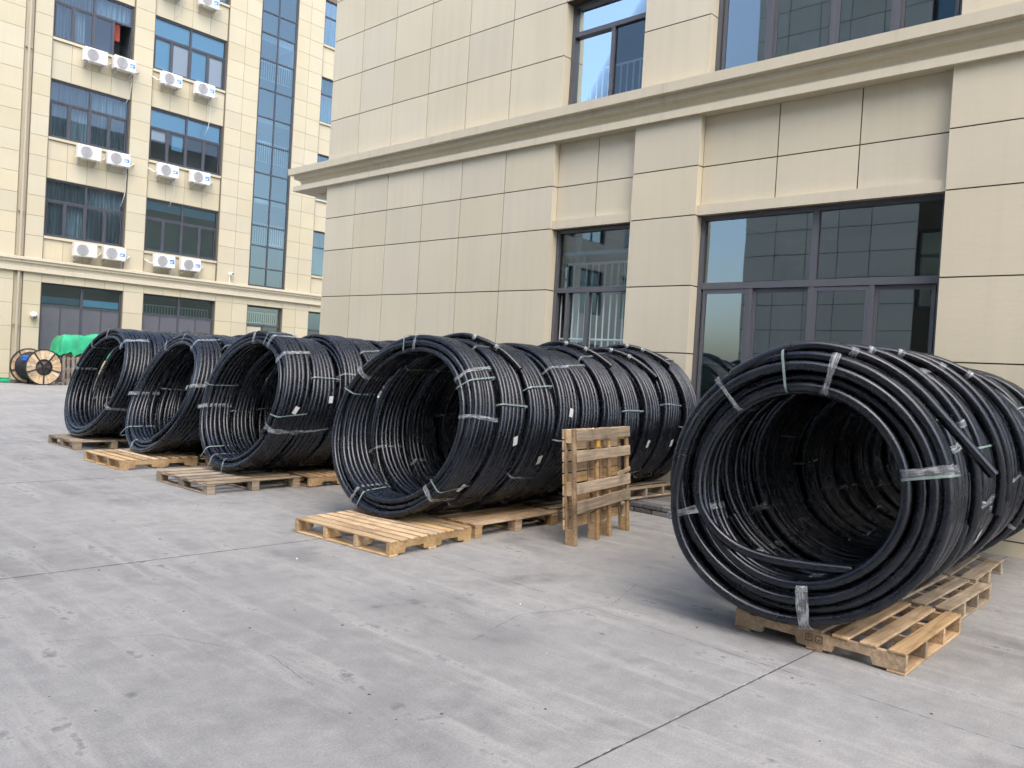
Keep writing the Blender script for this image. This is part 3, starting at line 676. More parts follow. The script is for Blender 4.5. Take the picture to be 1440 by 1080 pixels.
# ------------------------------------------------------------------ pallets
def part_board(name, dims, m, parent, loc, rot=(0, 0, 0)):
    return link(name, boxmesh(name, dims, m, .004), parent, loc, rot)
def pallet_stringer(label, loc, rz=0, m='wood', L=1.17, Wd=1.04, nb_=7, bottom=(0, .5, 1), group='wooden pallets under the coils', rot=None, ns=4, stamp=False):
    """deck boards along local x, notched stringers along local y"""
    t = thing('pallet', label, 'pallet', loc, rot or (0, 0, rz), group)
    rnd = random.Random(sum(map(ord, label)))
    th, sh, sw = .018, .095, .040
    k = ('st', Wd, m)
    if k not in _cache:
        a, b_, c, d = .17*Wd, .40*Wd, .60*Wd, .83*Wd; z0, z1, zn = th, th+sh, th+.042
        poly = [(0, z0), (a, z0), (a+.015, zn), (b_-.015, zn), (b_, z0), (c, z0), (c+.015, zn), (d-.015, zn), (d, z0), (Wd, z0), (Wd, z1), (0, z1)]
        _cache[k] = MB().prism([(y, z) for y, z in poly], 0, sw, 'yzx').mesh('stringer', m)
    for i in range(ns):
        link('stringer', _cache[k], t, (.003+(L-sw-.006)*i/(ns-1), 0, 0))
    bw = .098 if nb_ <= 7 else .085
    for i in range(nb_):
        y = (Wd-bw)*i/(nb_-1)+rnd.uniform(-.006, .006)*(0 < i < nb_-1)
        part_board('deck_board', (L, bw, th), m, t, (rnd.uniform(-.006, .006), y, th+sh+.0015), (0, 0, rnd.uniform(-.006, .006)))
    for f in bottom:
        part_board('bottom_board', (L, .10, th-.002), m, t, (0, (Wd-.10)*f, 0))
    if stamp:
        mb = MB()
        for q in range(2):
            y0 = .45*Wd+.062*q; z0 = .052
            for (a, b_, c, d) in ((0, .044, 0, .005), (0, .044, .039, .044), (0, .005, .005, .039), (.039, .044, .005, .039), (.014, .03, .014+.006*q, .022+.006*q)): mb.box((-.002, y0+a, z0+c), (-.0005, y0+b_, z0+d))
        link('stamp', mb.mesh('stamp', 'stamp'), t)
    return t
def pallet_block(label, loc, rz=0, m='wood', L=1.17, Wd=1.04, nb_=6, group='wooden pallets under the coils', rot=None):
    """deck boards along local x, nine blocks, stringer boards along local y"""
    t = thing('pallet', label, 'pallet', loc, rot or (0, 0, rz), group)
    rnd = random.Random(sum(map(ord, label))); th, bh = .018, .075
    for i in range(3):
        x = (L-.10)*i/2
        part_board('bottom_board', (.10, Wd, th), m, t, (x, 0, 0))
        part_board('stringer_board', (.10, Wd, th), m, t, (x, 0, th+bh+.001))
        for j in range(3): part_board('block', (.096, .11, bh), m, t, (x+.002, (Wd-.114)*j/2+.002, th))
    bw = .12
    for i in range(nb_):
        y = (Wd-bw)*i/(nb_-1)
        part_board('deck_board', (L, bw, th), m, t, (rnd.uniform(-.006, .006), y, 2*th+bh+.002), (0, 0, rnd.uniform(-.006, .006)))
    return t
R90 = rad(90)
PT = .135
pallet_stringer('wooden pallet under the nearest coil, its corner closest to the viewer', (4.83, 1.263, 0), rad(-.8), 'wood', 1.18, 1.04, 7, stamp=True)
pallet_stringer('weathered pallet under the nearest row, second from the front', (6.07, 1.33, 0), rad(-1.5), 'wood_old', 1.12, 1.04, 7)
pallet_block('pallet at the building end of the nearest row', (7.26, 1.42, 0), rad(1), 'wood_old')
pallet_stringer('light pallet with planed boards under the front of the second coil row', (5.20, 5.10, 0), rad(95.0), 'wood_new', 1.24, 1.04, 9, bottom=(0, .5, 1))
pallet_block('brown pallet behind the light one under the second coil row', (5.28, 5.13, 0), rad(1), 'wood', 1.25, 1.10, 7)
pallet_block('dark pallet in the middle of the second coil row', (6.60, 5.10, 0), rad(0), 'wood_old', 1.2, 1.3)
pallet_stringer('pallet at the building end of the second coil row', (7.9, 5.20, .125), rad(0), 'wood_old', 1.2, 1.3)
pallet_block('grey weathered pallet under the front of the third coil row', (4.28, 8.35, 0), rad(2), 'wood_old', 1.22, 1.2)
pallet_stringer('brown pallet second from the front under the third coil row', (6.62, 8.30, 0), rad(90), 'wood', 1.2, 1.05, 9)
pallet_stringer('new yellowish pallet under the front of the fourth coil row', (5.25, 10.55, 0), rad(92), 'wood_new', 1.15, 1.05, 8)
pallet_stringer('brown pallet second from the front under the fourth coil row', (6.40, 10.50, 0), rad(91), 'wood', 1.15, 1.05, 8)
pallet_block('small pallet under the farthest coil row', (4.42, 12.75, 0), rad(1), 'wood_old', 1.15, 1.1)
pallet_block('second pallet of the farthest coil row', (5.68, 12.75, 0), rad(0), 'wood', 1.15, 1.1)

# pallet standing on edge against the second coil row (underside towards the viewer)
sp = thing('pallet', 'wooden pallet standing upright on edge between the two nearest coil rows', 'pallet', (5.83, 4.36, 0), (rad(-4.5), 0, rad(7.5)))
SWd, SH, SD = 1.13, 1.085, .14
for x in (0, .43, .68, SWd-.05):
    part_board('runner', (.05, .030, SH), 'wood', sp, (x, .017, 0))
    part_board('runner', (.05, .018, SH-.01), 'wood', sp, (x, .106, .005))
    for z, hh in ((0, .15), (.46, .13), (SH-.135, .13)): part_board('block', (.046, .058, hh), 'wood_new', sp, (x+.002, .0475, z+.002))
for z, hgt, tilt in ((SH-.115, .105, .006), (SH-.31, .10, .012), (.475, .105, .014), (.30, .11, .030)):
    part_board('bottom_board', (SWd-.03, .016, hgt), 'wood_old', sp, (.03, .0, z), (0, -tilt*1.0, 0))
part_board('broken_slat', (.30, .014, .04), 'wood_old', sp, (SWd-.29, .001, .585), (0, -.14, 0))
for k in range(9):
    part_board('deck_board', (SWd+.02, .018, .092), 'wood_new', sp, (-.01, .1255, .15+(SH-.095-.15)*k/8), (0, random.uniform(-.008, .008), 0))
part_board('yellow_tag', (.055, .003, .06), 'yellow_tag', sp, (.43, .012, .90))

# ------------------------------------------------------------------ entrance step with brick edge
es = thing('entrance_step', 'low brick edged step in front of the big ground floor window', 'step', (8.0, 3.8, 0))
wpart('core', MB().box((8.03, 2.25, -.02), (9.42, 5.25, .105)), 'mortar', es)
bl, bh_, bd = .235, .052, .11
rnd = random.Random(3)
for r in range(2):
    y = 2.20+(.12 if r else 0)
    while y < 5.2:
        link('brick', boxmesh('brick', (bd, bl, bh_), 'brick', .006), es, (7.965+rnd.uniform(-.006, .006)-8.0, y-3.8, .0+r*.062), (0, 0, rnd.uniform(-.02, .02))); y += bl+.012
y = 2.2
while y < 5.2:
    link('paving_brick', boxmesh('paving_brick', (.23, .11, .02), 'brick', .004), es, (8.09-8.0, y-3.8, .100)); y += .12

# ------------------------------------------------------------------ pipe coils
class VN:                                       # smooth 1-D noise
    def __init__(s, seed): s.r = np.random.RandomState(seed).uniform(-1, 1, 512)
    def __call__(s, x):
        x = np.asarray(x); i = np.floor(x).astype(int); f = x-i; f = f*f*(3-2*f)
        return s.r[i % 512]*(1-f)+s.r[(i+1) % 512]*f
def sweep_mesh(name, P, r, sides, mats):
    P = np.asarray(P, float)
    T = np.gradient(P, axis=0); T /= np.linalg.norm(T, axis=1)[:, None]
    Nn = np.cross(T, [1.0, 0, 0]); Nn /= np.linalg.norm(Nn, axis=1)[:, None]; Bb = np.cross(Nn, T)
    a = np.linspace(0, 2*np.pi, sides, endpoint=False)
    circ = np.cos(a)[None, :, None]*Nn[:, None, :]+np.sin(a)[None, :, None]*Bb[:, None, :]
    P = np.concatenate([P[:1], P[:1]+T[:1]*.004, P[1:-1], P[-1:]-T[-1:]*.004, P[-1:]]); T = np.concatenate([T[:1], T, T[-1:]]); circ = np.concatenate([circ[:1], circ, circ[-1:]])
    rings = [P[0]+T[0]*.12+circ[0]*r*.80, P[0]+circ[0]*r*.80] + list(P[:, None, :]+r*circ) + [P[-1]+circ[-1]*r*.80, P[-1]-T[-1]*.12+circ[-1]*r*.80]
    V = np.concatenate(rings).astype(np.float32); n = len(rings)
    i = np.arange(n-1)[:, None]*sides; j = np.arange(sides)[None, :]; j2 = (j+1) % sides
    Q = np.stack([i+j, i+j2, i+sides+j2, i+sides+j], -1).reshape(-1, 4)
    me = bpy.data.meshes.new(name); nf = len(Q)
    me.vertices.add(len(V)); me.vertices.foreach_set('co', V.ravel())
    me.loops.add(nf*4); me.loops.foreach_set('vertex_index', Q.ravel().astype(np.int32))
    me.polygons.add(nf); me.polygons.foreach_set('loop_start', np.arange(0, nf*4, 4, dtype=np.int32)); me.polygons.foreach_set('loop_total', np.full(nf, 4, np.int32))
    me.polygons.foreach_set('use_smooth', np.ones(nf, bool))
    for mm in mats: me.materials.append(MAT[mm])
    mi = np.zeros(nf, np.int32); mi[:sides] = 1; mi[-sides:] = 1
    me.polygons.foreach_set('material_index', mi)
    me.update(calc_edges=True); me.flip_normals(); return me

class Coil:
    def __init__(s, R, turns, layers, lean, seed, d=.063, seg=64, pitch=.068, ls=.057, loose=1.0, free=.25, sgn=1):
        s.__dict__.update(R=R, n=turns, nl=layers, th=lean, d=d, seg=seg, pitch=pitch, ls=ls, loose=loose, free=free, sgn=sgn)
        s.rs = np.random.RandomState(seed); s.seed = seed
        s.W = pitch*turns; s.Rin = R-d-(layers-1)*ls
        s.ov = (s.rs.uniform(.004, .016), s.rs.uniform(0, 6.28), s.rs.uniform(.003, .008), s.rs.uniform(0, 6.28))
        pp = np.linspace(0, 6.2832, 361); s.zo = float((R*s.oval(pp)*np.cos(pp)).min())
    def oval(s, phi): a, b_, c, d = s.ov; return 1+a*np.cos(2*phi+b_)+c*np.cos(3*phi+d)
    def T(s, x, r, phi):                        # axial, radius, angle from the top towards +Y
        r = r*s.oval(phi); zz = r*np.cos(phi)-s.zo; y = r*np.sin(phi)
        return np.stack([x+zz*math.sin(s.th), y, zz*math.cos(s.th)], -1)
    def path(s, phi0=0.0, tail_in=None, tail_out=None):
        total = s.n*s.nl; t = np.arange(0, total+1e-6, 1.0/s.seg)
        l = np.minimum((t/s.n).astype(int), s.nl-1); u = t/s.n-l
        f = np.where(l % 2 == 0, u, 1-u)
        x = s.d/2+f*(s.n-1)*s.pitch
        nxt = np.clip((u-(1-.25/s.n))/(.25/s.n), 0, 1); nxt = nxt*nxt*(3-2*nxt)*(l < s.nl-1)
        r = s.R-s.d/2-(s.nl-1-l-nxt)*s.ls
        a, b_, c = VN(s.seed), VN(s.seed+1), VN(s.seed+2)
        ang = 2*np.pi*t; D = [VN(s.seed+10+k) for k in range(8)]
        x = x+s.loose*(.016*D[0](t*.45)*np.cos(ang)+.016*D[1](t*.45)*np.sin(ang)+.010*D[2](t*.4)*np.cos(2*ang)+.010*D[3](t*.4)*np.sin(2*ang)+.006*D[4](t*.5)*np.cos(3*ang+1))
        x = x+s.free*(.014*a(t*1.7)+.010*b_(t*3.3))
        r = r+s.loose*(.003*D[5](t*.5)*np.cos(2*ang)+.003*D[6](t*.5)*np.sin(3*ang))+s.free*.004*c(t*2.3)-.004
        out = l == s.nl-1
        x = x+out*s.free*.012*b_(t*1.1+90)
        inn = l == 0
        r = r-inn*(s.loose*.006+s.free*.012)*np.abs(c(t*1.3+30)); x = x+inn*s.free*.02*a(t*2.0+10)
        if tail_out is None: tk = np.clip((t-(total-.14))/.14, 0, 1); r = r-s.d*1.1*tk*tk*(3-2*tk)
        ph = phi0+s.sgn*2*np.pi*t
        P = s.T(x, r, ph)
        if tail_out is not None: P = np.concatenate([P, s.tail(P[-6:], *tail_out)])
        if tail_in is not None:
            K = [P[8], P[0]]+[np.array(q) for q in tail_in]; K.append(2*K[-1]-K[-2]); out = []
            for i in range(1, len(K)-2):
                for u in np.arange(0, 1, .08):
                    out.append(.5*(2*K[i]+(K[i+1]-K[i-1])*u+(2*K[i-1]-5*K[i]+4*K[i+1]-K[i+2])*u*u+(3*K[i]-K[i-1]-3*K[i+1]+K[i+2])*u**3))
            out.append(K[-2]); P = np.concatenate([np.array(out[1:])[::-1], P])
        return P
    def tail(s, E, length, bend=(0, 0, 0)):     # springs straight from the winding
        T = E[-1]-E[-2]; T = T/np.linalg.norm(T); p = E[-1].copy(); out = []; n = max(4, int(length/.05)); st = length/n
        for i in range(n):
            T = T+np.array(bend)*st; T = T/np.linalg.norm(T); p = p+T*st; out.append(p.copy())
        return np.array(out)
    def band(s, phi, w, skew=0.0, m=.005, x0=None, x1=None):
        x0 = -.004 if x0 is None else x0; x1 = s.W-(s.pitch-s.d)+.004 if x1 is None else x1
        ri, ro = s.Rin-m, s.R+m; c = .038
        L = [(x0-m, ri+c), (x0-m, (ri+ro)/2), (x0-m, ro-c), (x0-m+c*.3, ro-c*.3), (x0-m+c, ro)]
        L += [(x0+(x1-x0)*k, ro-.002*(k % .5 > .2)) for k in (.25, .4, .6, .75)]
        L += [(x1+m-c, ro), (x1+m-c*.3, ro-c*.3), (x1+m, ro-c), (x1+m, (ri+ro)/2), (x1+m, ri+c), (x1+m-c*.3, ri+c*.3), (x1+m-c, ri), ((x0+x1)/2, ri), (x0-m+c, ri), (x0-m+c*.3, ri+c*.3)]
        mb = MB(); k = len(L); V = []
        cols = 3
        jit = s.rs.uniform(-.3, .2, k); ST = []; run = 0.0; prev = L[0]
        for i, (x, r) in enumerate(L):
            run += math.hypot(x-prev[0], r-prev[1]); prev = (x, r)
            for q in range(cols):
                ST.append((run, (q/(cols-1)-.5)*w, float(phi)))
                o = (q/(cols-1)-.5)*w*(1+jit[i])
                V.append(s.T(x, r+.0012*(q == 1), phi+skew*(x-s.W/2)+o/r))
        F = [(i*cols+q, i*cols+q+1, ((i+1) % k)*cols+q+1, ((i+1) % k)*cols+q) for i in range(k) for q in range(cols-1)]
        mb.st = ST; return mb.add([tuple(map(float, p)) for p in V], F)
    def sticker(s, x, phi, wx=.06, wp=.09, tilt=0.0):
        V = []; r = s.R+.0045
        for i in range(4):
            for j in range(3):
                a = (i/3-.5)*wp; b_ = (j/2-.5)*wx
                V.append(tuple(map(float, s.T(x+b_+a*tilt, r, phi+(a-b_*tilt)/r))))
        return MB().add(V, [(i*3+j, i*3+j+1, (i+1)*3+j+1, (i+1)*3+j) for i in range(3) for j in range(2)])

def make_coil(label, loc, coil, group, phi0, tapes, straps, stickers, tail_in=None, tail_out=None, sides=10, rz=0.0):
    t = thing('pipe_coil', label, 'pipe coil', loc, (0, 0, rz), group)
    link('pipe', sweep_mesh('pipe', coil.path(phi0, tail_in, tail_out), coil.d/2, sides, ('pipe', 'pipe_inside')), t)
    for (phi, w, sk) in tapes:
        mb = coil.band(rad(phi), w, sk); me = mb.mesh('tape', 'tape', True)
        me.attributes.new('st', 'FLOAT_VECTOR', 'POINT').data.foreach_set('vector', np.array(mb.st, np.float32).ravel())
        link('tape', me, t)
    for (phi, sk) in straps: link('strap', coil.band(rad(phi), .015, sk, .008).mesh('strap', 'strap', True), t)
    for (x, phi, tl) in stickers: link('label', coil.sticker(x, rad(phi), tilt=tl).mesh('label', 'label_paper'), t)
    return t
ordw = ['front', 'second', 'third', 'fourth', 'fifth', 'sixth', 'seventh', 'eighth', 'ninth', 'tenth']
def rnd_dress(rs, n=3):
    base = rs.uniform(0, 360)
    tapes = [(base+360/n*i+rs.uniform(-15, 15), rs.uniform(.016, .034), rs.uniform(-.15, .15)) for i in range(n)]
    straps = [(base+360/n*(i+.45)+rs.uniform(-15, 15), rs.uniform(-.1, .1)) for i in range(n-1)]
    st = [(rs.uniform(.12, .3), rs.uniform(-115, -75), rs.uniform(-.4, .4))] if rs.rand() < .7 else []
    return tapes, straps, st

ROW1 = []; ROW2 = []
# row 1 - nearest, upright
rs = np.random.RandomState(11)
x = 4.701
for i in range(10):
    front = i == 0
    R = (.848, .868, .87, .875, .87, .88, .87, .87, .88, .87)[i]; turns = 5 if i < 2 else 6
    c = Coil(R, turns, 4, rad(2.5 if front else 1.5), 100+i*7, .064, 96 if i < 2 else 72, .088 if front else (.082 if i == 1 else .070), .064 if front else .058, 1.2, (1.5 if front else 1.1) if i < 3 else .6, sgn=-1 if front else 1)
    tapes, straps, st = rnd_dress(rs)
    tin = tout = None; phi0 = rs.uniform(0, 6.28)
    if front:
        # angles: + towards the left in the picture
        tapes = [(-12, .05, .05), (-77, .07, -.10), (111, .055, .1), (-171, .075, .05), (40, .03, 0)]
        straps = [(9, 0), (-79, -.08)]; st = [(.30, -122, .3)]
        phi0 = rad(80); tin = [(.045, .60, .70), (.05, .505, .536), (.06, .355, .431), (.07, .165, .384), (.085, -.075, .378), (.10, -.346, .393)]; tout = None
    if i == 1: tapes = [(-22, .05, 0), (-70, .05, .1), (150, .05, 0), (60, .04, 0)]; straps = [(-58, 0), (20, .1)]; st = []
    if i == 2: tapes = [(-32, .05, 0), (-95, .05, .1), (120, .05, 0)]; straps = [(-72, 0)]
    if i == 3: tout = (.28, (0, .0, .05)); phi0 = rad(-84)
    dy = (0, .012, -.03, .02, -.015, .02, 0, .02, -.01, 0)[i]
    o_ = make_coil(f'black plastic pipe coil, {ordw[i]} one of the row nearest the viewer', (x, (1.921 if front else 1.985)+dy, PT), c, 'black pipe coils on pallets', phi0, tapes, straps, st, tin, tout, 14 if i < 2 else 12, rad(8.0 if front else 3.0+rs.uniform(-1, 1)))
    ROW1.append((c, o_))
    x += c.W+.035
# row 2
rs = np.random.RandomState(23)
x = 4.685
for i in range(10):
    R = .902+(0 if i == 0 else rs.uniform(-.03, .0))
    c = Coil(R, 6, 3, .237-.012*i, 300+i*5, .063, 72, .067, .056, 1.25)
    tapes, straps, st = rnd_dress(rs); phi0 = rs.uniform(0, 6.28); tout = None
    if i == 0:
        tapes = [(54, .05, .05), (2, .03, .1), (-82, .035, -.15), (154, .035, 0), (-138, .045, -.1), (-50, .035, .15)]
        straps = [(70, .02), (11, .05), (-57, .1), (-128, .15), (160, -.1)]; st = [(.28, -128, .3)]
    
    o_ = make_coil(f'black plastic pipe coil, {ordw[i]} one of the leaning row behind the upright pallet', (x, 5.857+rs.uniform(-.02, .02)*(i > 0), PT if i < 8 else PT+.04), c, 'black pipe coils on pallets', phi0, tapes, straps, st, None, tout, 10, rad(6.5 if i == 0 else 4.0)); ROW2.append((c, o_))
    x += c.W+.028
# rows 3 - 5
for row, (x, yc, R0, lean, n, lab, rz) in enumerate(((4.74, 9.017, .905, .259, 7, 'third row from the viewer', 3.6), (4.61, 11.166, .922, .375, 5, 'fourth row from the viewer', 1.5), (4.55, 13.303, .925, .307, 5, 'farthest row', 2.4))):
    rs = np.random.RandomState(50+row)
    for i in range(n):
        c = Coil(R0+(0 if i == 0 else rs.uniform(-.02, .015)), 6, 3, lean-.012*i, 500+row*100+i*5, .063, 56, .067, .057, 1.2)
        tapes, straps, st = rnd_dress(rs, 4 if i == 0 else 3)
        if i == 0 and row == 0: tapes = [(4, .05, .05), (-22, .05, 0), (-45, .05, .1), (100, .05, 0), (-112, .06, -.1), (165, .03, 0), (-175, .03, 0)]; straps = [(-15, 0), (78, 0), (-98, .1), (150, 0)]
        if i == 0 and row == 1: tapes = [(30, .05, 0), (-25, .05, .2), (95, .05, 0), (-80, .06, 0), (172, .05, 0)]; straps = [(0, .1), (140, 0)]
        if i == 0 and row == 2: tapes = [(8, .04, 0), (75, .04, 0), (-38, .06, .1), (-115, .05, -.1)]; straps = [(40, 0)]
        tout = (.16, (0, 0, .1)) if (row == 2 and i == 0) else None
        make_coil(f'black plastic pipe coil, {ordw[i]} one of the {lab}', (x, yc+rs.uniform(-.02, .02)*(i > 0), PT), c, 'black pipe coils on pallets', rad(-42) if tout else rs.uniform(0, 6.28), tapes, straps, st, None, tout, 9, rad(rz))
        x += c.W+.02

# loose outer ends: each coil's last length lies across the winding and springs straight at its tip
def over_wrap(c, o, a0, a1, x0, x1, tip, bend=(.06, -.02, -.05), sides=12, film=()):
    n = 44; pts = []
    for k in range(n):
        q = k/(n-1); f_ = min(1, q*2.2); f_ = f_*f_*(3-2*f_)
        pts.append(c.T(x0+(x1-x0)*q**1.2, c.R-c.d*.47+c.d*.95*f_, rad(a0+(a1-a0)*q)))
    pts = np.array(pts); pts = np.concatenate([pts, c.tail(pts[-4:], tip, bend)])
    link('pipe_end', sweep_mesh('pipe_end', pts, c.d/2, sides, ('pipe', 'pipe_inside')), o)
    for q in film:                              # film wound round the end where it is tied down
        i = int(q*(n-2)); p, d = pts[i], pts[i+1]-pts[i]; d = d/np.linalg.norm(d)
        e1 = np.cross(d, [1.0, 0, 0]); e1 /= np.linalg.norm(e1); e2 = np.cross(e1, d); V = []; ST = []
        for a in range(13):
            for b_ in range(3):
                w = (b_-1)*.022+.006*math.sin(a*2.1); an = a/12*6.2832
                V.append(tuple(p+d*w+(c.d/2+.003+.002*(a % 2))*(e1*math.cos(an)+e2*math.sin(an)))); ST.append((a*.02, w, q*9))
        mb = MB().add(V, [(a*3+b_, a*3+b_+1, a*3+b_+4, a*3+b_+3) for a in range(12) for b_ in range(2)])
        me = mb.mesh('tape', 'tape', True); me.attributes.new('st', 'FLOAT_VECTOR', 'POINT').data.foreach_set('vector', np.array(ST, np.float32).ravel())
        link('tape', me, o)
over_wrap(*ROW1[0], 34, -50, .06, .23, .52, film=(.62,))
over_wrap(*ROW1[1], 26, -100, .05, .36, .05, film=(.36, .72))
over_wrap(*ROW1[2], 24, -98, .04, .38, .06, film=(.38,))
over_wrap(*ROW1[3], 26, -90, .06, .34, .12, film=(.5,))
over_wrap(*ROW1[4], 30, -80, .06, .30, .12, film=(.6,))
for k, a0, a1, tip in ((1, 18, -40, .16), (5, 22, -30, .20), (7, 18, -34, .26), (8, 16, -26, .26)):
    over_wrap(*ROW2[k], a0, a1, .03, .30, tip, (.05, .25, -.70), 10, film=(.55, .85))

# ------------------------------------------------------------------ far clutter: cable drum, tarp, leaning wood
def drum(label, loc, rz):
    t = thing('cable_drum', label, 'cable drum', loc, (0, 0, rz))
    Rf, wd = .66, 1.05
    for y0, nm in ((0, 'front'), (wd, 'rear')):
        f = link('flange', MB().ring((0, Rf), Rf-.03, Rf, y0, y0+.07, 1, 48).ring((0, Rf), .27, .30, y0-.005, y0+.075, 1, 32).mesh('flange', 'steel_black'), t)
        n = 20
        for k in range(n):
            a0, a1 = 2*math.pi*k/n+.012, 2*math.pi*(k+1)/n-.012; V = []
            for y in (y0+.015, y0+.055):
                for rr, aa in ((.295, a0), (Rf-.028, a0), (Rf-.028, (a0+a1)/2), (Rf-.028, a1), (.295, a1)): V.append((rr*math.cos(aa), y, Rf+rr*math.sin(aa)))
            link('flange_plank', MB().add(V, [(0, 1, 2, 3, 4), (9, 8, 7, 6, 5)]+[(i, i+5, (i+1) % 5+5, (i+1) % 5) for i in range(5)]).mesh('flange_plank', 'wood_drum'), f)
        mb = MB()
        for k in range(5):
            a = rad(-90+72*k); c_, s_ = math.cos(a), math.sin(a)
            mb.add([(q[0]*c_-q[1]*s_, q[2], Rf+q[0]*s_+q[1]*c_) for q in [(.05, -.02, y0-.012), (Rf-.01, -.02, y0-.012), (Rf-.01, .02, y0-.012), (.05, .02, y0-.012), (.05, -.02, y0+.08), (Rf-.01, -.02, y0+.08), (Rf-.01, .02, y0+.08), (.05, .02, y0+.08)]],
                   [(0, 3, 2, 1), (4, 5, 6, 7), (0, 1, 5, 4), (1, 2, 6, 5), (2, 3, 7, 6), (3, 0, 4, 7)])
        mb.cyl((0, Rf), .08, y0-.02, y0+.09, 1, 16)
        link('spoke', mb.mesh('spoke', 'steel_black'), f)
    link('hub', MB().cyl((0, Rf), .28, .04, wd+.03, 1, 28).mesh('hub', 'wood_grey', True), t)
    P = []
    for i in range(14*28): P.append((.50*math.cos(i/28*6.283), .10+(wd-.12)*i/(14*28), Rf+.50*math.sin(i/28*6.283)))
    link('cable', MB().tube(P, .036, 6, ref=(0, 1, 0)).mesh('cable', 'cable', True), t)
    return t
drum('wooden cable drum with steel spokes and black cable, beside the green tarp', (10.02, 32.3, 0), rad(11))
bm_ = bmesh.new(); bmesh.ops.create_icosphere(bm_, subdivisions=3, radius=1)
rn = random.Random(4); vn = VN(9)
for v in bm_.verts:
    k = 1+.3*float(vn(v.co.x*3+7))*float(vn(v.co.z*4+31)); v.co = Vector((v.co.x*.17*k, v.co.y*.12*k, v.co.z*.14*k))
me = bpy.data.meshes.new('blue_cloth'); bm_.to_mesh(me); bm_.free(); me.materials.append(MAT['blue_cloth'])
cl = tag(link('blue_cloth', me, None, (9.52, 32.62, .93)), 'crumpled blue cloth stuffed on the cable drum', 'cloth')

def tarp_mesh():
    nu, nv = 44, 26; V = []
    a, b_ = VN(70), VN(71)
    for i in range(nu+1):
        for j in range(nv+1):
            u = i/nu*2-1; v = j/nv*2-1
            hx, hy = 1.05, .75
            e = max(abs(u)**3, abs(v)**3)
            zt = 1.93-.10*u*u+.07*float(a(u*2.2+5)+b_(v*2.3+9))-.06*abs(u-.1)
            x = u*hx; y = v*hy
            edge = max(0, abs(u)-.72)/.28; edv = max(0, abs(v)-.62)/.38
            drop = max(edge, edv); z = zt-(drop**1.3)*(.78+.15*float(a(u*5+v*3+20)))
            x = math.copysign(min(abs(x), .80+.16*edge), x)+.06*float(b_(u*3+v*6+40))*drop
            y = math.copysign(min(abs(y), .52+.12*edv), y)+.07*float(a(v*3+u*7+60))*drop
            V.append((x, y, z+.03*float(b_(u*9+v*5+80))))
    F = [(i*(nv+1)+j, (i+1)*(nv+1)+j, (i+1)*(nv+1)+j+1, i*(nv+1)+j+1) for i in range(nu) for j in range(nv)]
    return MB().add(V, F).mesh('tarp', 'tarp', True)
tag(link('tarp', tarp_mesh(), None, (11.62, 33.4, 0)), 'green tarpaulin draped over a stack in front of the grey gate', 'tarp')
cr = thing('crate_stack', 'weathered timber crate hidden under the green tarpaulin', 'crate', (11.62, 33.4, 0))
for sx in (-.66, -.22, .22, .66):
    for sy in (-.42, .42): part_board('post', (.09, .09, 1.15), 'wood_grey', cr, (sx-.045, sy-.045, 0))
for z in (.10, .45, .8, 1.1):
    for sy in (-.49, .465): part_board('side_board', (1.5, .025, .14), 'wood_old', cr, (-.75, sy, z))
part_board('load', (1.45, .95, .62), 'wood_old', cr, (-.73, -.47, 1.25))
def leaning(label, loc, rz, tilt, m, n=5, hh=1.25):
    t = thing('leaning_boards', label, 'boards', loc, (rad(-tilt), 0, rz))
    for i in range(n): part_board('board', (.10, .025, hh*random.uniform(.9, 1.0)), m, t, (i*.155, 0, 0))
    for z in (.12, .6, 1.0): part_board('crosspiece', (.155*n-.04, .04, .09), m, t, (0, .026, z))
leaning('dark grey boards leaning beside the cable drum under the tarp', (10.72, 32.55, 0), rad(-14), 14, 'wood_grey', 4, 1.2)
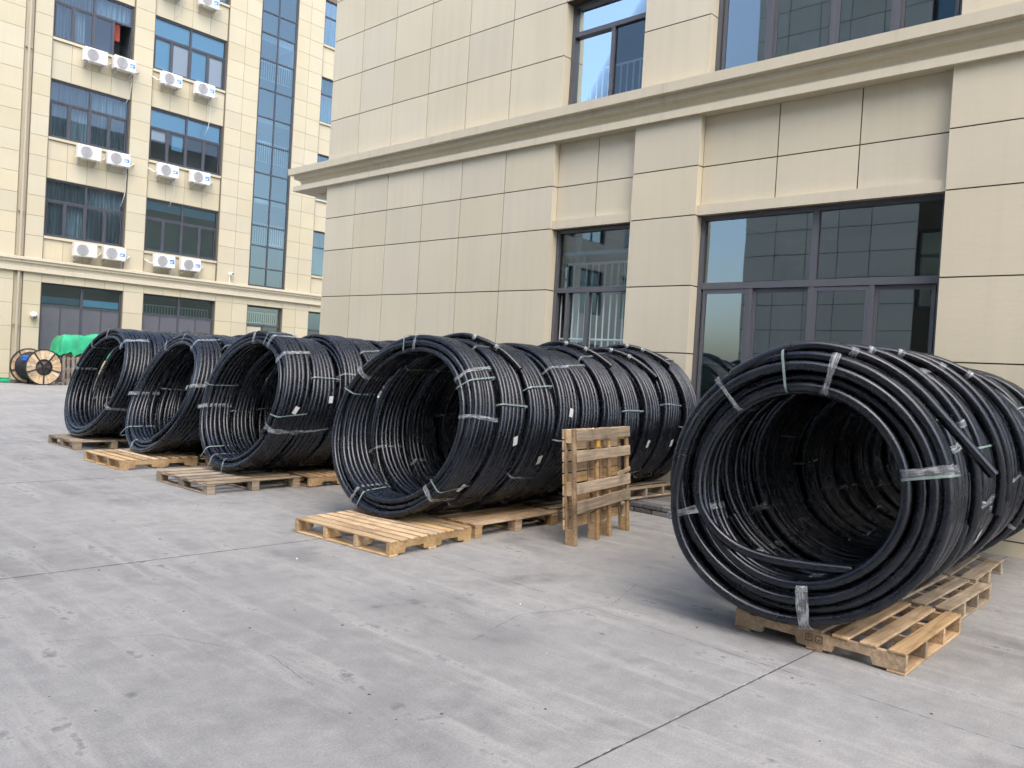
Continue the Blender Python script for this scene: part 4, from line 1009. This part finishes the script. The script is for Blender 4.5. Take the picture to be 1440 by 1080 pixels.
leaning('brown boards leaning by the farthest coil row below the tarp', (11.30, 32.40, 0), rad(-52), 22, 'wood_old', 5, 1.15)
# rubble strip at the foot of the far wall
mb = MB(); rn = random.Random(5)
for k in range(60):
    x = rn.uniform(6.5, 10.4); y = rn.uniform(33.3, 34.7); s = rn.uniform(.03, .16)
    mb.bbox((x, y, -.01), (x+s*rn.uniform(1, 4), y+s, s*.8), .01)
rub = link('rubble', mb.mesh('rubble', 'mortar')); tag(rub, 'grey rubble and scraps along the foot of the cream wall', 'rubble'); rub['kind'] = 'stuff'
tag(link('green_bundle', MB().bbox((-.5, -.12, 0), (.5, .12, .14), .04).bbox((-.3, -.1, .13), (.35, .1, .2), .03).mesh('green_bundle', 'tarp'), None, (8.9, 33.6, 0)), 'flat green bundle lying on rubble by the wall', 'bundle')
# grit on the yard
mb = MB(); rn = random.Random(8)
for k in range(90):
    a = rn.uniform(0, 1); d = 2.2+12*rn.random()**1.6; an = YAW+rn.uniform(-.55, .55)
    x, y = d*math.sin(an), d*math.cos(an); s = rn.uniform(.003, .010)
    V = [(x+s*rn.uniform(.7, 1.6)*math.cos(q*1.2566+k), y+s*rn.uniform(.7, 1.3)*math.sin(q*1.2566+k), .001) for q in range(5)]+[(x, y, s*.7)]
    mb.add(V, [(q, (q+1) % 5, 5) for q in range(5)])
for k in range(8):
    x, y = ((rn.uniform(2.2, 4.6), rn.uniform(2.0, 5.5)) if k < 8 else (rn.uniform(3, 4.6), rn.uniform(6.5, 12))); a = rn.uniform(0, 3.1); s = rn.uniform(.012, .035)
    mb.add([(x+s*math.cos(a), y+s*math.sin(a), .003), (x-.2*s*math.sin(a), y+.2*s*math.cos(a), .009), (x-s*math.cos(a), y-s*math.sin(a), .003), (x+.25*s*math.sin(a), y-.25*s*math.cos(a), .002)], [(0, 1, 2, 3)], 1)
gr = link('grit', mb.mesh('grit', ['mortar', 'white_paint'])); tag(gr, 'tiny scattered grit on the concrete yard', 'grit'); gr['kind'] = 'stuff'
